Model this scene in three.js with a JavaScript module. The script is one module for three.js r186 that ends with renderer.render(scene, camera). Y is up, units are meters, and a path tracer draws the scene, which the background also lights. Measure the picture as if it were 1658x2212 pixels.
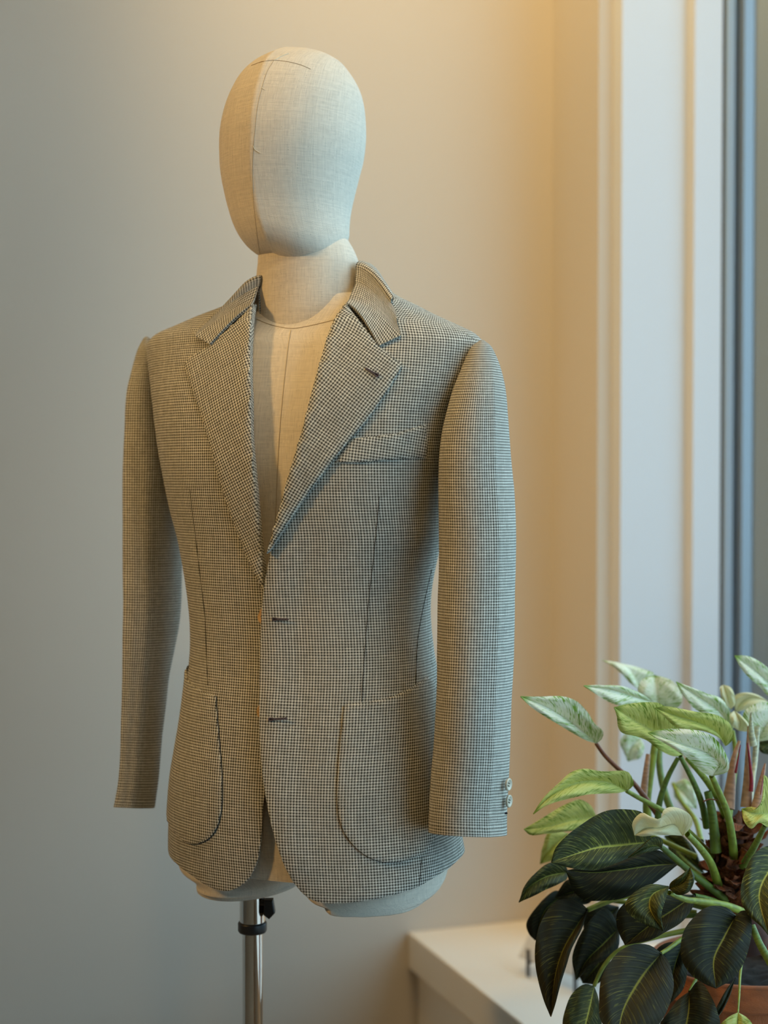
import * as THREE from 'three';
import { mergeGeometries, mergeVertices, toCreasedNormals } from 'three/addons/utils/BufferGeometryUtils.js';
import { RoundedBoxGeometry } from 'three/addons/geometries/RoundedBoxGeometry.js';
import { ImprovedNoise } from 'three/addons/math/ImprovedNoise.js';
import { RectAreaLightUniformsLib } from 'three/addons/lights/RectAreaLightUniformsLib.js';
import { MeshBVH } from 'three-mesh-bvh';

// ---------------------------------------------------------------- camera, sky, lamps, exposure
const scene = new THREE.Scene();
const V3 = (x, y, z) => new THREE.Vector3(x, y, z);
const FPX = 3400, YAW = THREE.MathUtils.degToRad(19.2), PITCH = THREE.MathUtils.degToRad(-1.46);
const EYE = V3(-1.116, 1.37, 2.364);
const camera = new THREE.PerspectiveCamera(2 * Math.atan(1106 / FPX) * 180 / Math.PI, 1658 / 2212, 0.05, 60);
camera.position.copy(EYE);
camera.lookAt(EYE.clone().add(V3(Math.sin(YAW) * Math.cos(PITCH), Math.sin(PITCH), -Math.cos(YAW) * Math.cos(PITCH))));
camera.focus = 1.68;
camera.userData.fStop = 2.6;
scene.add(camera);

const SKY = new THREE.Color(0.47, 0.79, 1.0), SKY_LEVEL = 3.05;     // even blue-white overcast sky of early evening
scene.background = SKY.clone().multiplyScalar(SKY_LEVEL);

// shop lamps under the high ceiling (built further down). Spotlights: mouth, aimed point, colour, candela, cone, softness; panels: place, size, colour, level
const WARM = new THREE.Color(1.0, 0.69, 0.30), AMBER = new THREE.Color(1.0, 0.60, 0.20);
const LAMPS = [
  { at: [-0.95, 3.45, 0.90], to: [0.0, 2.0, 0.08], color: WARM, cd: 13.5, angle: 26, radius: 6, label: 'warm ceiling spotlight washing the wall in the window corner' },
  { at: [-1.30, 3.45, 2.60], to: [-0.66, 1.66, 0.68], color: WARM, cd: 4.2, angle: 11, radius: 6, label: 'narrow warm ceiling spotlight aimed at the mannequin head' },
  { at: [-2.60, 2.30, 1.05], to: [-0.66, 1.38, 0.69], color: AMBER, cd: 6.4, angle: 20, radius: 6, label: 'amber spotlight on a long stem lighting the blazer from its far side' },
];
const PANELS = [
  { at: [-0.50, 3.45, 1.30], size: [0.6, 0.6], color: WARM, level: 14.5, label: 'bright warm ceiling panel light right above the mannequin' },
  { at: [-0.80, 3.45, 2.40], size: [1.0, 0.8], color: WARM, level: 1.2, label: 'dim warm ceiling panel light farther from the back wall' },
];
const EXPOSURE = 1.0;
const renderer = new THREE.WebGLRenderer({ antialias: true });
renderer.toneMapping = THREE.LinearToneMapping;
renderer.toneMappingExposure = EXPOSURE;
renderer.shadowMap.enabled = true;
RectAreaLightUniformsLib.init();

// ---------------------------------------------------------------- small helpers
const FWD = V3(0, 0, -1).applyQuaternion(camera.quaternion), RGT = V3(1, 0, 0).applyQuaternion(camera.quaternion), UPV = V3(0, 1, 0).applyQuaternion(camera.quaternion);
const ray = (px, py) => FWD.clone().addScaledVector(RGT, (px - 829) / FPX).addScaledVector(UPV, -(py - 1106) / FPX);
const at = (px, py, depth) => EYE.clone().addScaledVector(ray(px, py), depth);
function pixel(p) {
  const d = p.clone().sub(EYE), z = d.dot(FWD);
  return [829 + FPX * d.dot(RGT) / z, 1106 - FPX * d.dot(UPV) / z, z];
}
const onY = (px, py, y) => { const r = ray(px, py); return EYE.clone().addScaledVector(r, (y - EYE.y) / r.y); };
const onX = (px, x) => { const r = ray(px, 1022); return EYE.clone().addScaledVector(r, (x - EYE.x) / r.x); };
const onZ = (px, z) => { const r = ray(px, 1022); return EYE.clone().addScaledVector(r, (z - EYE.z) / r.z); };
const clamp = THREE.MathUtils.clamp, lerp = THREE.MathUtils.lerp, sstep = THREE.MathUtils.smoothstep;
let seed = 7;
const rnd = () => { seed = (seed * 1664525 + 1013904223) >>> 0; return seed / 4294967296; };
const perlin = new ImprovedNoise(), noise = (x, y, z) => perlin.noise(x + 31.7, y + 11.3, z + 57.9);

const counts = {};
function numbered(name) { const n = counts[name] ?? 0; counts[name] = n + 1; return n ? name + '_' + String(n).padStart(3, '0') : name; }
function add(parent, name, geometry, material, label) {
  const m = new THREE.Mesh(geometry, material);
  m.name = numbered(name); m.castShadow = true; m.receiveShadow = true;
  if (label) m.userData.label = label;
  parent.add(m);
  return m;
}
function thing(name, label, category, position = V3(0, 0, 0), group) {
  const g = new THREE.Group();
  g.name = numbered(name); g.position.copy(position);
  Object.assign(g.userData, { label, category }, group ? { group } : {});
  scene.add(g);
  return g;
}
function structure(name, geometry, material, label, category) {
  const m = add(scene, name, geometry, material, label);
  m.userData.kind = 'structure'; m.userData.category = category;
  return m;
}
// a geometry given in world coordinates, moved into the space of a thing
function into(geometry, parent) { parent.updateMatrixWorld(true); return geometry.applyMatrix4(parent.matrixWorld.clone().invert()); }
const box = (x0, x1, y0, y1, z0, z1, r = 0) => {
  const g = r ? new RoundedBoxGeometry(x1 - x0, y1 - y0, z1 - z0, 2, r) : new THREE.BoxGeometry(x1 - x0, y1 - y0, z1 - z0);
  g.translate((x0 + x1) / 2, (y0 + y1) / 2, (z0 + z1) / 2);
  // uv in metres
  const p = g.attributes.position, n = g.attributes.normal, uv = g.attributes.uv;
  for (let i = 0; i < p.count; i++) {
    const ax = Math.abs(n.getX(i)), ay = Math.abs(n.getY(i)), az = Math.abs(n.getZ(i));
    if (ax > ay && ax > az) uv.setXY(i, p.getZ(i), p.getY(i)); else if (ay > az) uv.setXY(i, p.getX(i), p.getZ(i)); else uv.setXY(i, p.getX(i), p.getY(i));
  }
  return g;
};
// interpolation of a table [[x, y], ...] with rounded corners
function table(rows) {
  return (x) => {
    const n = rows.length;
    if (x <= rows[0][0]) return rows[0][1];
    if (x >= rows[n - 1][0]) return rows[n - 1][1];
    let i = 0;
    while (rows[i + 1][0] < x) i++;
    const [x0, y0] = rows[i], [x1, y1] = rows[i + 1], h = x1 - x0, s = (x - x0) / h, slope = (y1 - y0) / h;
    const m = (j) => { // monotone slopes
      if (j <= 0 || j >= n - 1) return j <= 0 ? (rows[1][1] - rows[0][1]) / (rows[1][0] - rows[0][0]) : (rows[n - 1][1] - rows[n - 2][1]) / (rows[n - 1][0] - rows[n - 2][0]);
      const a = (rows[j][1] - rows[j - 1][1]) / (rows[j][0] - rows[j - 1][0]), b = (rows[j + 1][1] - rows[j][1]) / (rows[j + 1][0] - rows[j][0]);
      return a * b <= 0 ? 0 : 2 * a * b / (a + b);
    };
    const m0 = m(i), m1 = m(i + 1), s2 = s * s, s3 = s2 * s;
    return (2 * s3 - 3 * s2 + 1) * y0 + (s3 - 2 * s2 + s) * h * m0 + (3 * s2 - 2 * s3) * y1 + (s3 - s2) * h * m1 + slope * 0;
  };
}
function dense(points, step) {           // more points along a polyline of pixels
  const out = [];
  for (let i = 0; i < points.length - 1; i++) {
    const [a, b] = points[i], [c, d] = points[i + 1], n = Math.max(1, Math.round(Math.hypot(c - a, d - b) / step));
    for (let k = 0; k < n; k++) out.push([lerp(a, c, k / n), lerp(b, d, k / n)]);
  }
  out.push(points.at(-1));
  return out;
}
function smooth(points, step = 12) {     // a rounded curve through pixels
  const c = new THREE.CatmullRomCurve3(points.map(([x, y]) => V3(x, y, 0)), false, 'centripetal');
  return c.getSpacedPoints(Math.max(2, Math.ceil(c.getLength() / step))).map((p) => [p.x, p.y]);
}
// a grid surface f(u, v) -> Vector3 with uvf(u, v) -> [s, t]; thick > 0 adds an inner face and rims
function gridSurface(f, nu, nv, uvf, thick = 0, closedU = false) {
  const pos = [], uv = [], idx = [], W = nu + 1;
  const P = [];
  for (let j = 0; j <= nv; j++) for (let i = 0; i <= nu; i++) P.push(f(i / nu, j / nv));
  const N = P.map((p, k) => {
    const i = k % W, j = (k - i) / W;
    const iL = i > 0 ? i - 1 : closedU ? nu - 1 : 0, iR = i < nu ? i + 1 : closedU ? 1 : nu, jD = Math.max(0, j - 1), jU = Math.min(nv, j + 1);
    const n = P[j * W + iR].clone().sub(P[j * W + iL]).cross(P[jU * W + i].clone().sub(P[jD * W + i]));
    return n.lengthSq() < 1e-20 ? V3(0, 1, 0) : n.normalize();
  });
  const norm = [];
  const layer = (off, flip) => {
    const base = pos.length / 3;
    P.forEach((p, k) => {
      const i = k % W, j = (k - i) / W, q = p.clone().addScaledVector(N[k], off);
      pos.push(q.x, q.y, q.z); norm.push(...(flip ? N[k].clone().negate() : N[k]).toArray()); uv.push(...uvf(i / nu, j / nv));
    });
    for (let j = 0; j < nv; j++) for (let i = 0; i < nu; i++) {
      const a = base + j * W + i, b = a + 1, c = a + W, d = c + 1;
      flip ? idx.push(a, c, b, b, c, d) : idx.push(a, b, c, b, d, c);
    }
    return base;
  };
  const top = layer(0, false);
  if (thick > 0) {
    const bot = layer(-thick, true);
    const rim = (list, out, du, dv) => {
      const base = pos.length / 3;
      list.forEach((k) => {
        const i = k % W, j = (k - i) / W, dir = out(k);
        for (const o of [top, bot]) { const q = (o + k) * 3; pos.push(pos[q], pos[q + 1], pos[q + 2]); norm.push(dir.x, dir.y, dir.z); const w = uvf(i / nu, j / nv); uv.push(w[0] + (o ? du : 0), w[1] + (o ? dv : 0)); }
      });
      for (let k = 0; k < list.length - 1; k++) { const a = base + 2 * k; idx.push(a, a + 1, a + 2, a + 1, a + 3, a + 2); }
    };
    const row = (j) => Array.from({ length: W }, (_, i) => j * W + i), col = (i) => Array.from({ length: nv + 1 }, (_, j) => j * W + i);
    rim(row(0), (k) => P[k].clone().sub(P[k + W]).normalize(), 0, thick);
    rim(row(nv).reverse(), (k) => P[k].clone().sub(P[k - W]).normalize(), 0, thick);
    if (!closedU) { rim(col(0).reverse(), (k) => P[k].clone().sub(P[k + 1]).normalize(), thick, 0); rim(col(nu), (k) => P[k].clone().sub(P[k - 1]).normalize(), thick, 0); }
  }
  return finish(pos, idx, uv, norm);
}
function finish(pos, idx, uv, norm) {
  const g = new THREE.BufferGeometry();
  g.setAttribute('position', new THREE.Float32BufferAttribute(pos, 3));
  g.setAttribute('uv', new THREE.Float32BufferAttribute(uv, 2));
  if (norm) g.setAttribute('normal', new THREE.Float32BufferAttribute(norm, 3));
  g.setIndex(idx);
  if (!norm) g.computeVertexNormals();
  return g;
}
// clips the polygon by a cell of the grid (Sutherland-Hodgman)
function clipCell(poly, x0, x1, y0, y1) {
  const cut = (p, axis, lim, sign) => {
    const out = [];
    for (let i = 0; i < p.length; i++) {
      const a = p[i], b = p[(i + 1) % p.length], da = sign * (a[axis] - lim), db = sign * (b[axis] - lim);
      if (da >= 0) out.push(a);
      if (da >= 0 !== db >= 0) { const s = da / (da - db); out.push([a[0] + (b[0] - a[0]) * s, a[1] + (b[1] - a[1]) * s]); }
    }
    return out;
  };
  let p = cut(poly, 0, x0, 1);
  if (p.length) p = cut(p, 0, x1, -1);
  if (p.length) p = cut(p, 1, y0, 1);
  if (p.length) p = cut(p, 1, y1, -1);
  return p;
}
// a piece of cloth: the polygon (in the parameters of surf) cut into cells, raised between offBot and offTop above the surface
function clothPatch(poly, surf, du, dv, offTop, offBot, uvf, bevel = 0.75) {
  if (THREE.ShapeUtils.area(poly.map(([x, y]) => new THREE.Vector2(x, y))) < 0) poly = poly.slice().reverse();
  const xs = poly.map((p) => p[0]), ys = poly.map((p) => p[1]);
  const X0 = Math.min(...xs), X1 = Math.max(...xs), Y0 = Math.min(...ys), Y1 = Math.max(...ys);
  const verts = [], key = new Map(), tris = [];
  const vid = (x, y) => { const k = Math.round(x / du * 400) + ',' + Math.round(y / dv * 400); if (!key.has(k)) { key.set(k, verts.length); verts.push([x, y]); } return key.get(k); };
  for (let i = Math.floor(X0 / du); i <= Math.floor(X1 / du); i++) for (let j = Math.floor(Y0 / dv); j <= Math.floor(Y1 / dv); j++) {
    const p = clipCell(poly, i * du, (i + 1) * du, j * dv, (j + 1) * dv);
    if (p.length < 3) continue;
    const ids = [];
    for (const [x, y] of p) { const v = vid(x, y); if (ids.at(-1) !== v && ids[0] !== v) ids.push(v); }
    if (ids.length < 3) continue;
    if (ids.length <= 4 && p.length === 4) { tris.push([ids[0], ids[1], ids[2]]); if (ids.length === 4) tris.push([ids[0], ids[2], ids[3]]); continue; }
    for (const t of THREE.ShapeUtils.triangulateShape(ids.map((v) => new THREE.Vector2(...verts[v])), [])) tris.push(t.map((k) => ids[k]));
  }
  const ok = tris.filter(([a, b, c]) => {
    const [x0, y0] = verts[a], [x1, y1] = verts[b], [x2, y2] = verts[c];
    return a !== b && b !== c && a !== c && Math.abs((x1 - x0) * (y2 - y0) - (x2 - x0) * (y1 - y0)) > 1e-9 * du * dv;
  }).map(([a, b, c]) => {
    const [x0, y0] = verts[a], [x1, y1] = verts[b], [x2, y2] = verts[c];
    return (x1 - x0) * (y2 - y0) - (x2 - x0) * (y1 - y0) > 0 ? [a, b, c] : [a, c, b];
  });
  const edges = new Map();
  for (const t of ok) for (let k = 0; k < 3; k++) { const a = t[k], b = t[(k + 1) % 3], r = edges.get(b + '_' + a); if (r) edges.delete(b + '_' + a); else edges.set(a + '_' + b, [a, b]); }
  const rim = new Set();
  for (const [a, b] of edges.values()) { rim.add(a); rim.add(b); }
  const S = verts.map(([x, y]) => surf(x, y));
  const pos = [], uv = [], norm = [], idx = [], n = verts.length;
  const top = verts.map(([x, y], k) => { const o = offTop(x, y), b = offBot(x, y); return S[k].p.clone().addScaledVector(S[k].n, rim.has(k) ? lerp(b, o, bevel) : o); });
  const bot = verts.map(([x, y], k) => S[k].p.clone().addScaledVector(S[k].n, offBot(x, y)));
  // which way round do triangles face on this surface?
  let facing = 0;
  for (const [a, b, c] of ok) facing += top[b].clone().sub(top[a]).cross(top[c].clone().sub(top[a])).dot(S[a].n);
  const flip = facing < 0;
  const acc = top.map(() => V3(0, 0, 0));
  for (const [a, b, c] of ok) { const q = top[b].clone().sub(top[a]).cross(top[c].clone().sub(top[a])).multiplyScalar(flip ? -1 : 1); acc[a].add(q); acc[b].add(q); acc[c].add(q); }
  const put = (p, m, k) => { pos.push(p.x, p.y, p.z); norm.push(m.x, m.y, m.z); uv.push(...uvf(verts[k][0], verts[k][1])); };
  top.forEach((p, k) => put(p, acc[k].lengthSq() > 0 ? acc[k].normalize() : S[k].n, k));
  bot.forEach((p, k) => put(p, S[k].n.clone().negate(), k));
  for (const [a, b, c] of ok) { flip ? idx.push(a, c, b, n + a, n + b, n + c) : idx.push(a, b, c, n + a, n + c, n + b); }
  const wall = [...edges.values()].map(([a, b]) => ({ a, b, m: top[b].clone().sub(top[a]).cross(S[a].n).multiplyScalar(flip ? -1 : 1).normalize() }));
  const meet = new Map();
  for (const w of wall) for (const k of [w.a, w.b]) { if (!meet.has(k)) meet.set(k, []); meet.get(k).push(w.m); }
  const round = (k, m) => { const q = V3(0, 0, 0); for (const o of meet.get(k)) if (o.dot(m) > 0.6) q.add(o); return q.normalize(); };
  for (const { a, b, m } of wall) {
    const o = pos.length / 3, A = uvf(...verts[a]), B = uvf(...verts[b]), e = [B[1] - A[1], A[0] - B[0]], l = Math.hypot(...e) || 1;
    const down = (k, w) => { const h = top[k].distanceTo(bot[k]); return [w[0] + e[0] / l * h, w[1] + e[1] / l * h]; };
    for (const [p, k, w] of [[top[a], a, A], [top[b], b, B], [bot[a], a, down(a, A)], [bot[b], b, down(b, B)]]) { const q = round(k, m); pos.push(p.x, p.y, p.z); norm.push(q.x, q.y, q.z); uv.push(...w); }
    flip ? idx.push(o, o + 1, o + 2, o + 1, o + 3, o + 2) : idx.push(o, o + 2, o + 1, o + 1, o + 2, o + 3);
  }
  return finish(pos, idx, uv, norm);
}
function tube(points, radius, sides = 6, closed = false, seg) {
  const c = new THREE.CatmullRomCurve3(points, closed, 'centripetal');
  return new THREE.TubeGeometry(c, seg ?? Math.max(4, points.length * 3), radius, sides, closed);
}
// tube of changing radius with rounded ends
function taper(points, r0, r1, sides = 8, seg = 16) {
  const c = new THREE.CatmullRomCurve3(points, false, 'centripetal'), g = new THREE.TubeGeometry(c, seg, 1, sides, false), p = g.attributes.position;
  for (let i = 0; i <= seg; i++) {
    const o = c.getPointAt(i / seg), r = (typeof r0 === 'function' ? r0(i / seg) : lerp(r0, r1, i / seg));
    for (let j = 0; j <= sides; j++) { const k = i * (sides + 1) + j; p.setXYZ(k, o.x + (p.getX(k) - o.x) * r, o.y + (p.getY(k) - o.y) * r, o.z + (p.getZ(k) - o.z) * r); }
  }
  return g;
}

// ---------------------------------------------------------------- computed textures
function texture(w, h, f, { srgb = false, repeat } = {}) {
  const d = new Uint8Array(w * h * 4);
  for (let y = 0; y < h; y++) for (let x = 0; x < w; x++) {
    const c = f(x, y), o = (y * w + x) * 4;
    d[o] = clamp(c[0], 0, 255); d[o + 1] = clamp(c[1], 0, 255); d[o + 2] = clamp(c[2], 0, 255); d[o + 3] = 255;
  }
  const t = new THREE.DataTexture(d, w, h, THREE.RGBAFormat);
  t.wrapS = t.wrapT = THREE.RepeatWrapping; t.magFilter = THREE.LinearFilter; t.minFilter = THREE.LinearMipmapLinearFilter; t.generateMipmaps = true;
  if (srgb) t.colorSpace = THREE.SRGBColorSpace;
  if (repeat) t.repeat.set(repeat, repeat);
  t.needsUpdate = true;
  return t;
}
const hash = (a, b = 0, c = 0) => { let h = Math.imul(a | 0, 374761393) ^ Math.imul(b | 0, 668265263) ^ Math.imul(c | 0, 2147483647 ^ 0x5bd1e995); h = Math.imul(h ^ (h >>> 13), 1274126177); return ((h ^ (h >>> 16)) >>> 0) / 4294967296; };
// smooth noise that repeats every n cells
function tileNoise(x, y, n, s) {
  const xi = Math.floor(x), yi = Math.floor(y), fx = x - xi, fy = y - yi, u = fx * fx * (3 - 2 * fx), v = fy * fy * (3 - 2 * fy), q = (a, b) => hash(((a % n) + n) % n, ((b % n) + n) % n, s);
  return lerp(lerp(q(xi, yi), q(xi + 1, yi), u), lerp(q(xi, yi + 1), q(xi + 1, yi + 1), u), v);
}
// small houndstooth in a 2/2 twill: eight yarns to the repeat, four dark and four light each way; yarns vary in thickness and tone
const CHECK = 0.0030, CHECKS = 56;
function houndstooth() {
  const N = 2048, yarn = N / (CHECKS * 8);
  const height = new Uint8Array(N * N);
  const color = texture(N, N, (x, y) => {
    const wx = x / yarn, wy = y / yarn, i = Math.floor(wx), j = Math.floor(wy), over = (((i + j) % 4) + 4) % 4 < 2;
    const dark = over ? i % 8 < 4 : j % 8 < 4;
    const along = over ? wy : wx, id = over ? i : j + 9000;
    const slub = tileNoise(along * 0.05, id * 0.5, 400, 3) - 0.5, tone = (hash(id, 5) - 0.5), fuzz = hash(x, y, 2) - 0.5;
    const l = 1 + 0.22 * slub + 0.12 * tone + 0.14 * fuzz;
    const c = dark ? [74, 72, 65] : [222, 219, 208];
    const across = over ? wx - i : wy - j;
    height[y * N + x] = 120 + 110 * Math.sin(Math.PI * across) + 20 * slub;
    return [c[0] * l, c[1] * l, c[2] * l];
  }, { srgb: true, repeat: 1 / (CHECKS * CHECK) });
  const bump = texture(N, N, (x, y) => { const h = height[y * N + x]; return [h, h, h]; }, { repeat: 1 / (CHECKS * CHECK) });
  return { color, bump };
}
function linenCloth() {
  const N = 1024, threads = 128, s = N / threads, height = new Uint8Array(N * N);   // 128 threads on 0.1 m
  const color = texture(N, N, (x, y) => {
    const wx = x / s, wy = y / s, i = Math.floor(wx), j = Math.floor(wy), over = (i + j) % 2 === 0, id = over ? i : j + 500, along = over ? wy : wx;
    const slub = tileNoise(along * 0.12, id * 1.0, 128, 9), f1 = hash(id, Math.floor(along / 2), 21), fleck = f1 > 0.996 ? -0.20 * hash(id, 7) : 0;
    const across = over ? wx - i : wy - j;
    height[y * N + x] = 110 + 120 * Math.sin(Math.PI * across);
    const l = 0.93 + 0.10 * slub + 0.06 * (hash(id, 31) - 0.5) + fleck - (over ? 0 : 0.05) - 0.10 * (1 - Math.sin(Math.PI * across));
    return [242 * l, 231 * l, 214 * l];
  }, { srgb: true, repeat: 10 });
  const bump = texture(N, N, (x, y) => { const h = height[y * N + x]; return [h, h, h]; }, { repeat: 10 });
  return { color, bump };
}
const plasterBump = texture(512, 512, (x, y) => {
  const h = 128 + 60 * (tileNoise(x / 8, y / 8, 64, 1) - 0.5) + 70 * (tileNoise(x / 3, y / 3, 171, 2) - 0.5);
  return [h, h, h];
}, { repeat: 4 });
const twill = houndstooth(), linen = linenCloth();

// ---------------------------------------------------------------- materials
const std = (o) => new THREE.MeshStandardMaterial(o), phys = (o) => new THREE.MeshPhysicalMaterial(o);
const M = {
  wall: std({ color: new THREE.Color(0.55, 0.50, 0.44), roughness: 0.9, bumpMap: plasterBump, bumpScale: 0.0004 }),
  ceiling: std({ color: new THREE.Color(0.72, 0.69, 0.64), roughness: 0.95 }),
  floor: std({ color: new THREE.Color(0.28, 0.20, 0.13), roughness: 0.5 }),
  panelling: std({ color: new THREE.Color(0.16, 0.11, 0.07), roughness: 0.5 }),
  trim: phys({ color: new THREE.Color(0.56, 0.58, 0.63), roughness: 0.3, clearcoat: 0.8, clearcoatRoughness: 0.25 }),
  ledge: std({ color: new THREE.Color(0.74, 0.71, 0.66), roughness: 0.45 }),
  frameMetal: std({ color: new THREE.Color(0.26, 0.33, 0.40), roughness: 0.35, metalness: 0.3 }),
  brushSeal: phys({ color: new THREE.Color(0.34, 0.44, 0.56), roughness: 0.4, clearcoat: 0.6, clearcoatRoughness: 0.3 }),
  gasket: std({ color: new THREE.Color(0.012, 0.013, 0.015), roughness: 0.7 }),
  glass: phys({ color: 0xffffff, transmission: 1, thickness: 0, roughness: 0, ior: 1.45 }),
  cloth: phys({ color: 0xffffff, map: twill.color, bumpMap: twill.bump, bumpScale: 0.00025, roughness: 0.92, specularIntensity: 0.25, sheen: 0.25, sheenColor: new THREE.Color(0.5, 0.5, 0.48), sheenRoughness: 0.6 }),
  lining: std({ color: new THREE.Color(0.10, 0.085, 0.07), roughness: 0.6 }),
  linen: phys({ color: 0xffffff, map: linen.color, bumpMap: linen.bump, bumpScale: 0.0002, roughness: 0.9, specularIntensity: 0.3 }),
  linenSeam: std({ color: new THREE.Color(0.46, 0.37, 0.26), roughness: 0.95 }),
  linenThread: std({ color: new THREE.Color(0.78, 0.70, 0.55), roughness: 0.9 }),
  seamDark: std({ color: new THREE.Color(0.035, 0.032, 0.028), roughness: 1 }),
  holeThread: std({ color: new THREE.Color(0.085, 0.07, 0.085), roughness: 0.8 }),
  holeSlit: std({ color: new THREE.Color(0.012, 0.006, 0.010), roughness: 1 }),
  hornButton: phys({ color: new THREE.Color(0.50, 0.31, 0.13), roughness: 0.35, clearcoat: 0.3 }),
  cuffButton: phys({ color: new THREE.Color(0.62, 0.55, 0.43), roughness: 0.25, clearcoat: 0.6 }),
  chrome: std({ color: new THREE.Color(0.74, 0.72, 0.70), roughness: 0.07, metalness: 1 }),
  blackPlastic: std({ color: new THREE.Color(0.012, 0.012, 0.013), roughness: 0.4 }),
  card: std({ color: new THREE.Color(0.60, 0.61, 0.63), roughness: 0.7 }),
  wire: std({ color: new THREE.Color(0.02, 0.02, 0.022), roughness: 0.45 }),
  pavement: std({ color: new THREE.Color(0.25, 0.25, 0.25), roughness: 0.95 }),
  lampBody: std({ color: new THREE.Color(0.6, 0.58, 0.55), roughness: 0.5 }),
};

// ---------------------------------------------------------------- the room (x to the window, z away from the back wall)
const CEIL = 3.7, LEFT = -3.6, FRONT = 6.6, SILL = 0.63, HEAD = 3.0;
structure('floor', box(LEFT - 0.15, 0.0, -0.12, 0, -0.15, FRONT + 0.15), M.floor, 'dark shop floor below the mannequin stand', 'floor');
structure('ceiling', box(LEFT - 0.15, 0.6, CEIL, CEIL + 0.12, -0.15, FRONT + 0.15), M.ceiling, 'pale ceiling that holds the shop lamps', 'ceiling');
structure('wall_back', box(LEFT - 0.15, 0.0, 0, CEIL, -0.15, 0), M.wall, 'beige painted wall behind the mannequin', 'wall');
structure('wall_left', box(LEFT - 0.15, LEFT, 0, CEIL, 0, FRONT + 0.15), M.panelling, 'dark wood panelled wall facing the window', 'wall');
structure('wall_front', box(LEFT, 0.6, 0, CEIL, FRONT, FRONT + 0.15), M.panelling, 'dark wood panelled wall on the near side of the shop', 'wall');
// the stepped window reveal, from the narrow pier in the corner to the frame
const zA = onX(1290, 0).z, xA = onZ(1321, zA).x;
// from a corner of the plan, along a slanting face until it reaches the given pixel column
function slant(x, z, px, dx, dz) { let lo = 0, hi = 0.2; for (let i = 0; i < 40; i++) { const m = (lo + hi) / 2; pixel(V3(x + dx * m, EYE.y, z + dz * m))[0] < px ? lo = m : hi = m; } return [x + dx * lo, z + dz * lo]; }
const [xA2, zB] = slant(xA, zA, 1340, 0.25, 0.97), xB = onZ(1480, zB).x, [xB2, zC] = slant(xB, zB, 1496, 0.2, 0.98), xC = onZ(1555, zC).x;
function upright(plan, y0, y1) {   // a plan [[x, z], ...] raised to a solid, with uv in metres
  const g = new THREE.ExtrudeGeometry(new THREE.Shape(plan.map(([x, z]) => new THREE.Vector2(x, -z))), { depth: y1 - y0, bevelEnabled: false });
  return g.rotateX(-Math.PI / 2).translate(0, y0, 0);
}
structure('wall_right', mergeGeometries([box(0, xA, 0, CEIL, -0.15, zA), box(0, 0.22, 0, SILL - 0.04, zA, FRONT), box(0, 0.34, HEAD, CEIL, zA, FRONT), box(0, 0.22, 0, CEIL, 5.85, FRONT)]), M.wall, 'narrow beige pier in the corner beside the window reveal', 'wall');
structure('trim_1', upright([[xA, -0.15], [xA, zA], [xA2, zB], [xB, zB], [xB, -0.15]], 0, CEIL), M.trim, 'wide pale board of the window reveal next to the corner pier', 'trim');
structure('trim_2', upright([[xB, -0.15], [xB, zB], [xB2, zC], [xC, zC], [xC, -0.15]], 0, CEIL), M.trim, 'narrow pale board of the reveal next to the metal window frame', 'trim');
const fx = (px, z) => onZ(px, z).x, xD = fx(1564, zC), xE = fx(1581, zC), xF = fx(1600, zC), xG = fx(1621, zC), xH = fx(1735, zC);
const win = new THREE.Group();
win.name = 'window_1';
Object.assign(win.userData, { kind: 'structure', category: 'window', label: 'tall shop window with stepped grey metal frame beside the plant' });
scene.add(win);
const zBack = zC - 0.06;
add(win, 'gasket', box(xC, xD, SILL, HEAD, zBack, zC - 0.003), M.gasket, 'black rubber gasket');
add(win, 'brush_seal', box(xD, xE, SILL, HEAD, zBack, zC), M.brushSeal, 'ribbed grey brush seal');
for (let k = 0; k < 3; k++) add(win, 'seal_rib', box(lerp(xD, xE, 0.12 + 0.3 * k), lerp(xD, xE, 0.28 + 0.3 * k), SILL, HEAD, zC, zC + 0.0015), M.brushSeal);
add(win, 'jamb', upright([[xE, zBack], [xE, zC - 0.016], [xF, zC - 0.016], [xF, zC + 0.003], [xG, zC + 0.003], [xG, zC - 0.004], [xH, zC + 0.075], [xH, zBack]], SILL, HEAD), M.frameMetal, 'stepped grey metal jamb');
add(win, 'jamb', box(xE, xH, SILL, HEAD, 5.78, 5.86, 0.001), M.frameMetal);
add(win, 'sash_rail', box(xG, xH, SILL, SILL + 0.06, zC + 0.07, 5.78), M.frameMetal);
add(win, 'sash_rail', box(xG, xH, HEAD - 0.06, HEAD, zC + 0.07, 5.78), M.frameMetal);
add(win, 'pane', box(xH - 0.012, xH - 0.006, SILL + 0.05, HEAD - 0.05, zC + 0.06, 5.79), M.glass);
structure('pavement', box(0.38, 14, -0.25, -0.15, -8, 14), M.pavement, 'grey pavement outside the shop window', 'pavement');

// ---------------------------------------------------------------- the low ledge under the window
{
  const x0 = onZ(880, 0).x, top = SILL, T = 0.058;
  const led = thing('window_ledge', 'low white window ledge with a thick top board and recessed front', 'ledge', V3(x0, 0, 0.001));
  add(led, 'top_board', into(box(x0, xC + 0.10, top - T, top, 0.001, 5.80, 0.0025), led), M.ledge);
  add(led, 'front_panel', into(box(x0 + 0.018, x0 + 0.036, 0.07, top - T, 0.001, 5.80), led), M.ledge);
  add(led, 'kick_board', into(box(x0 + 0.05, x0 + 0.066, 0, 0.07, 0.001, 5.80), led), M.ledge);
}

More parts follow.
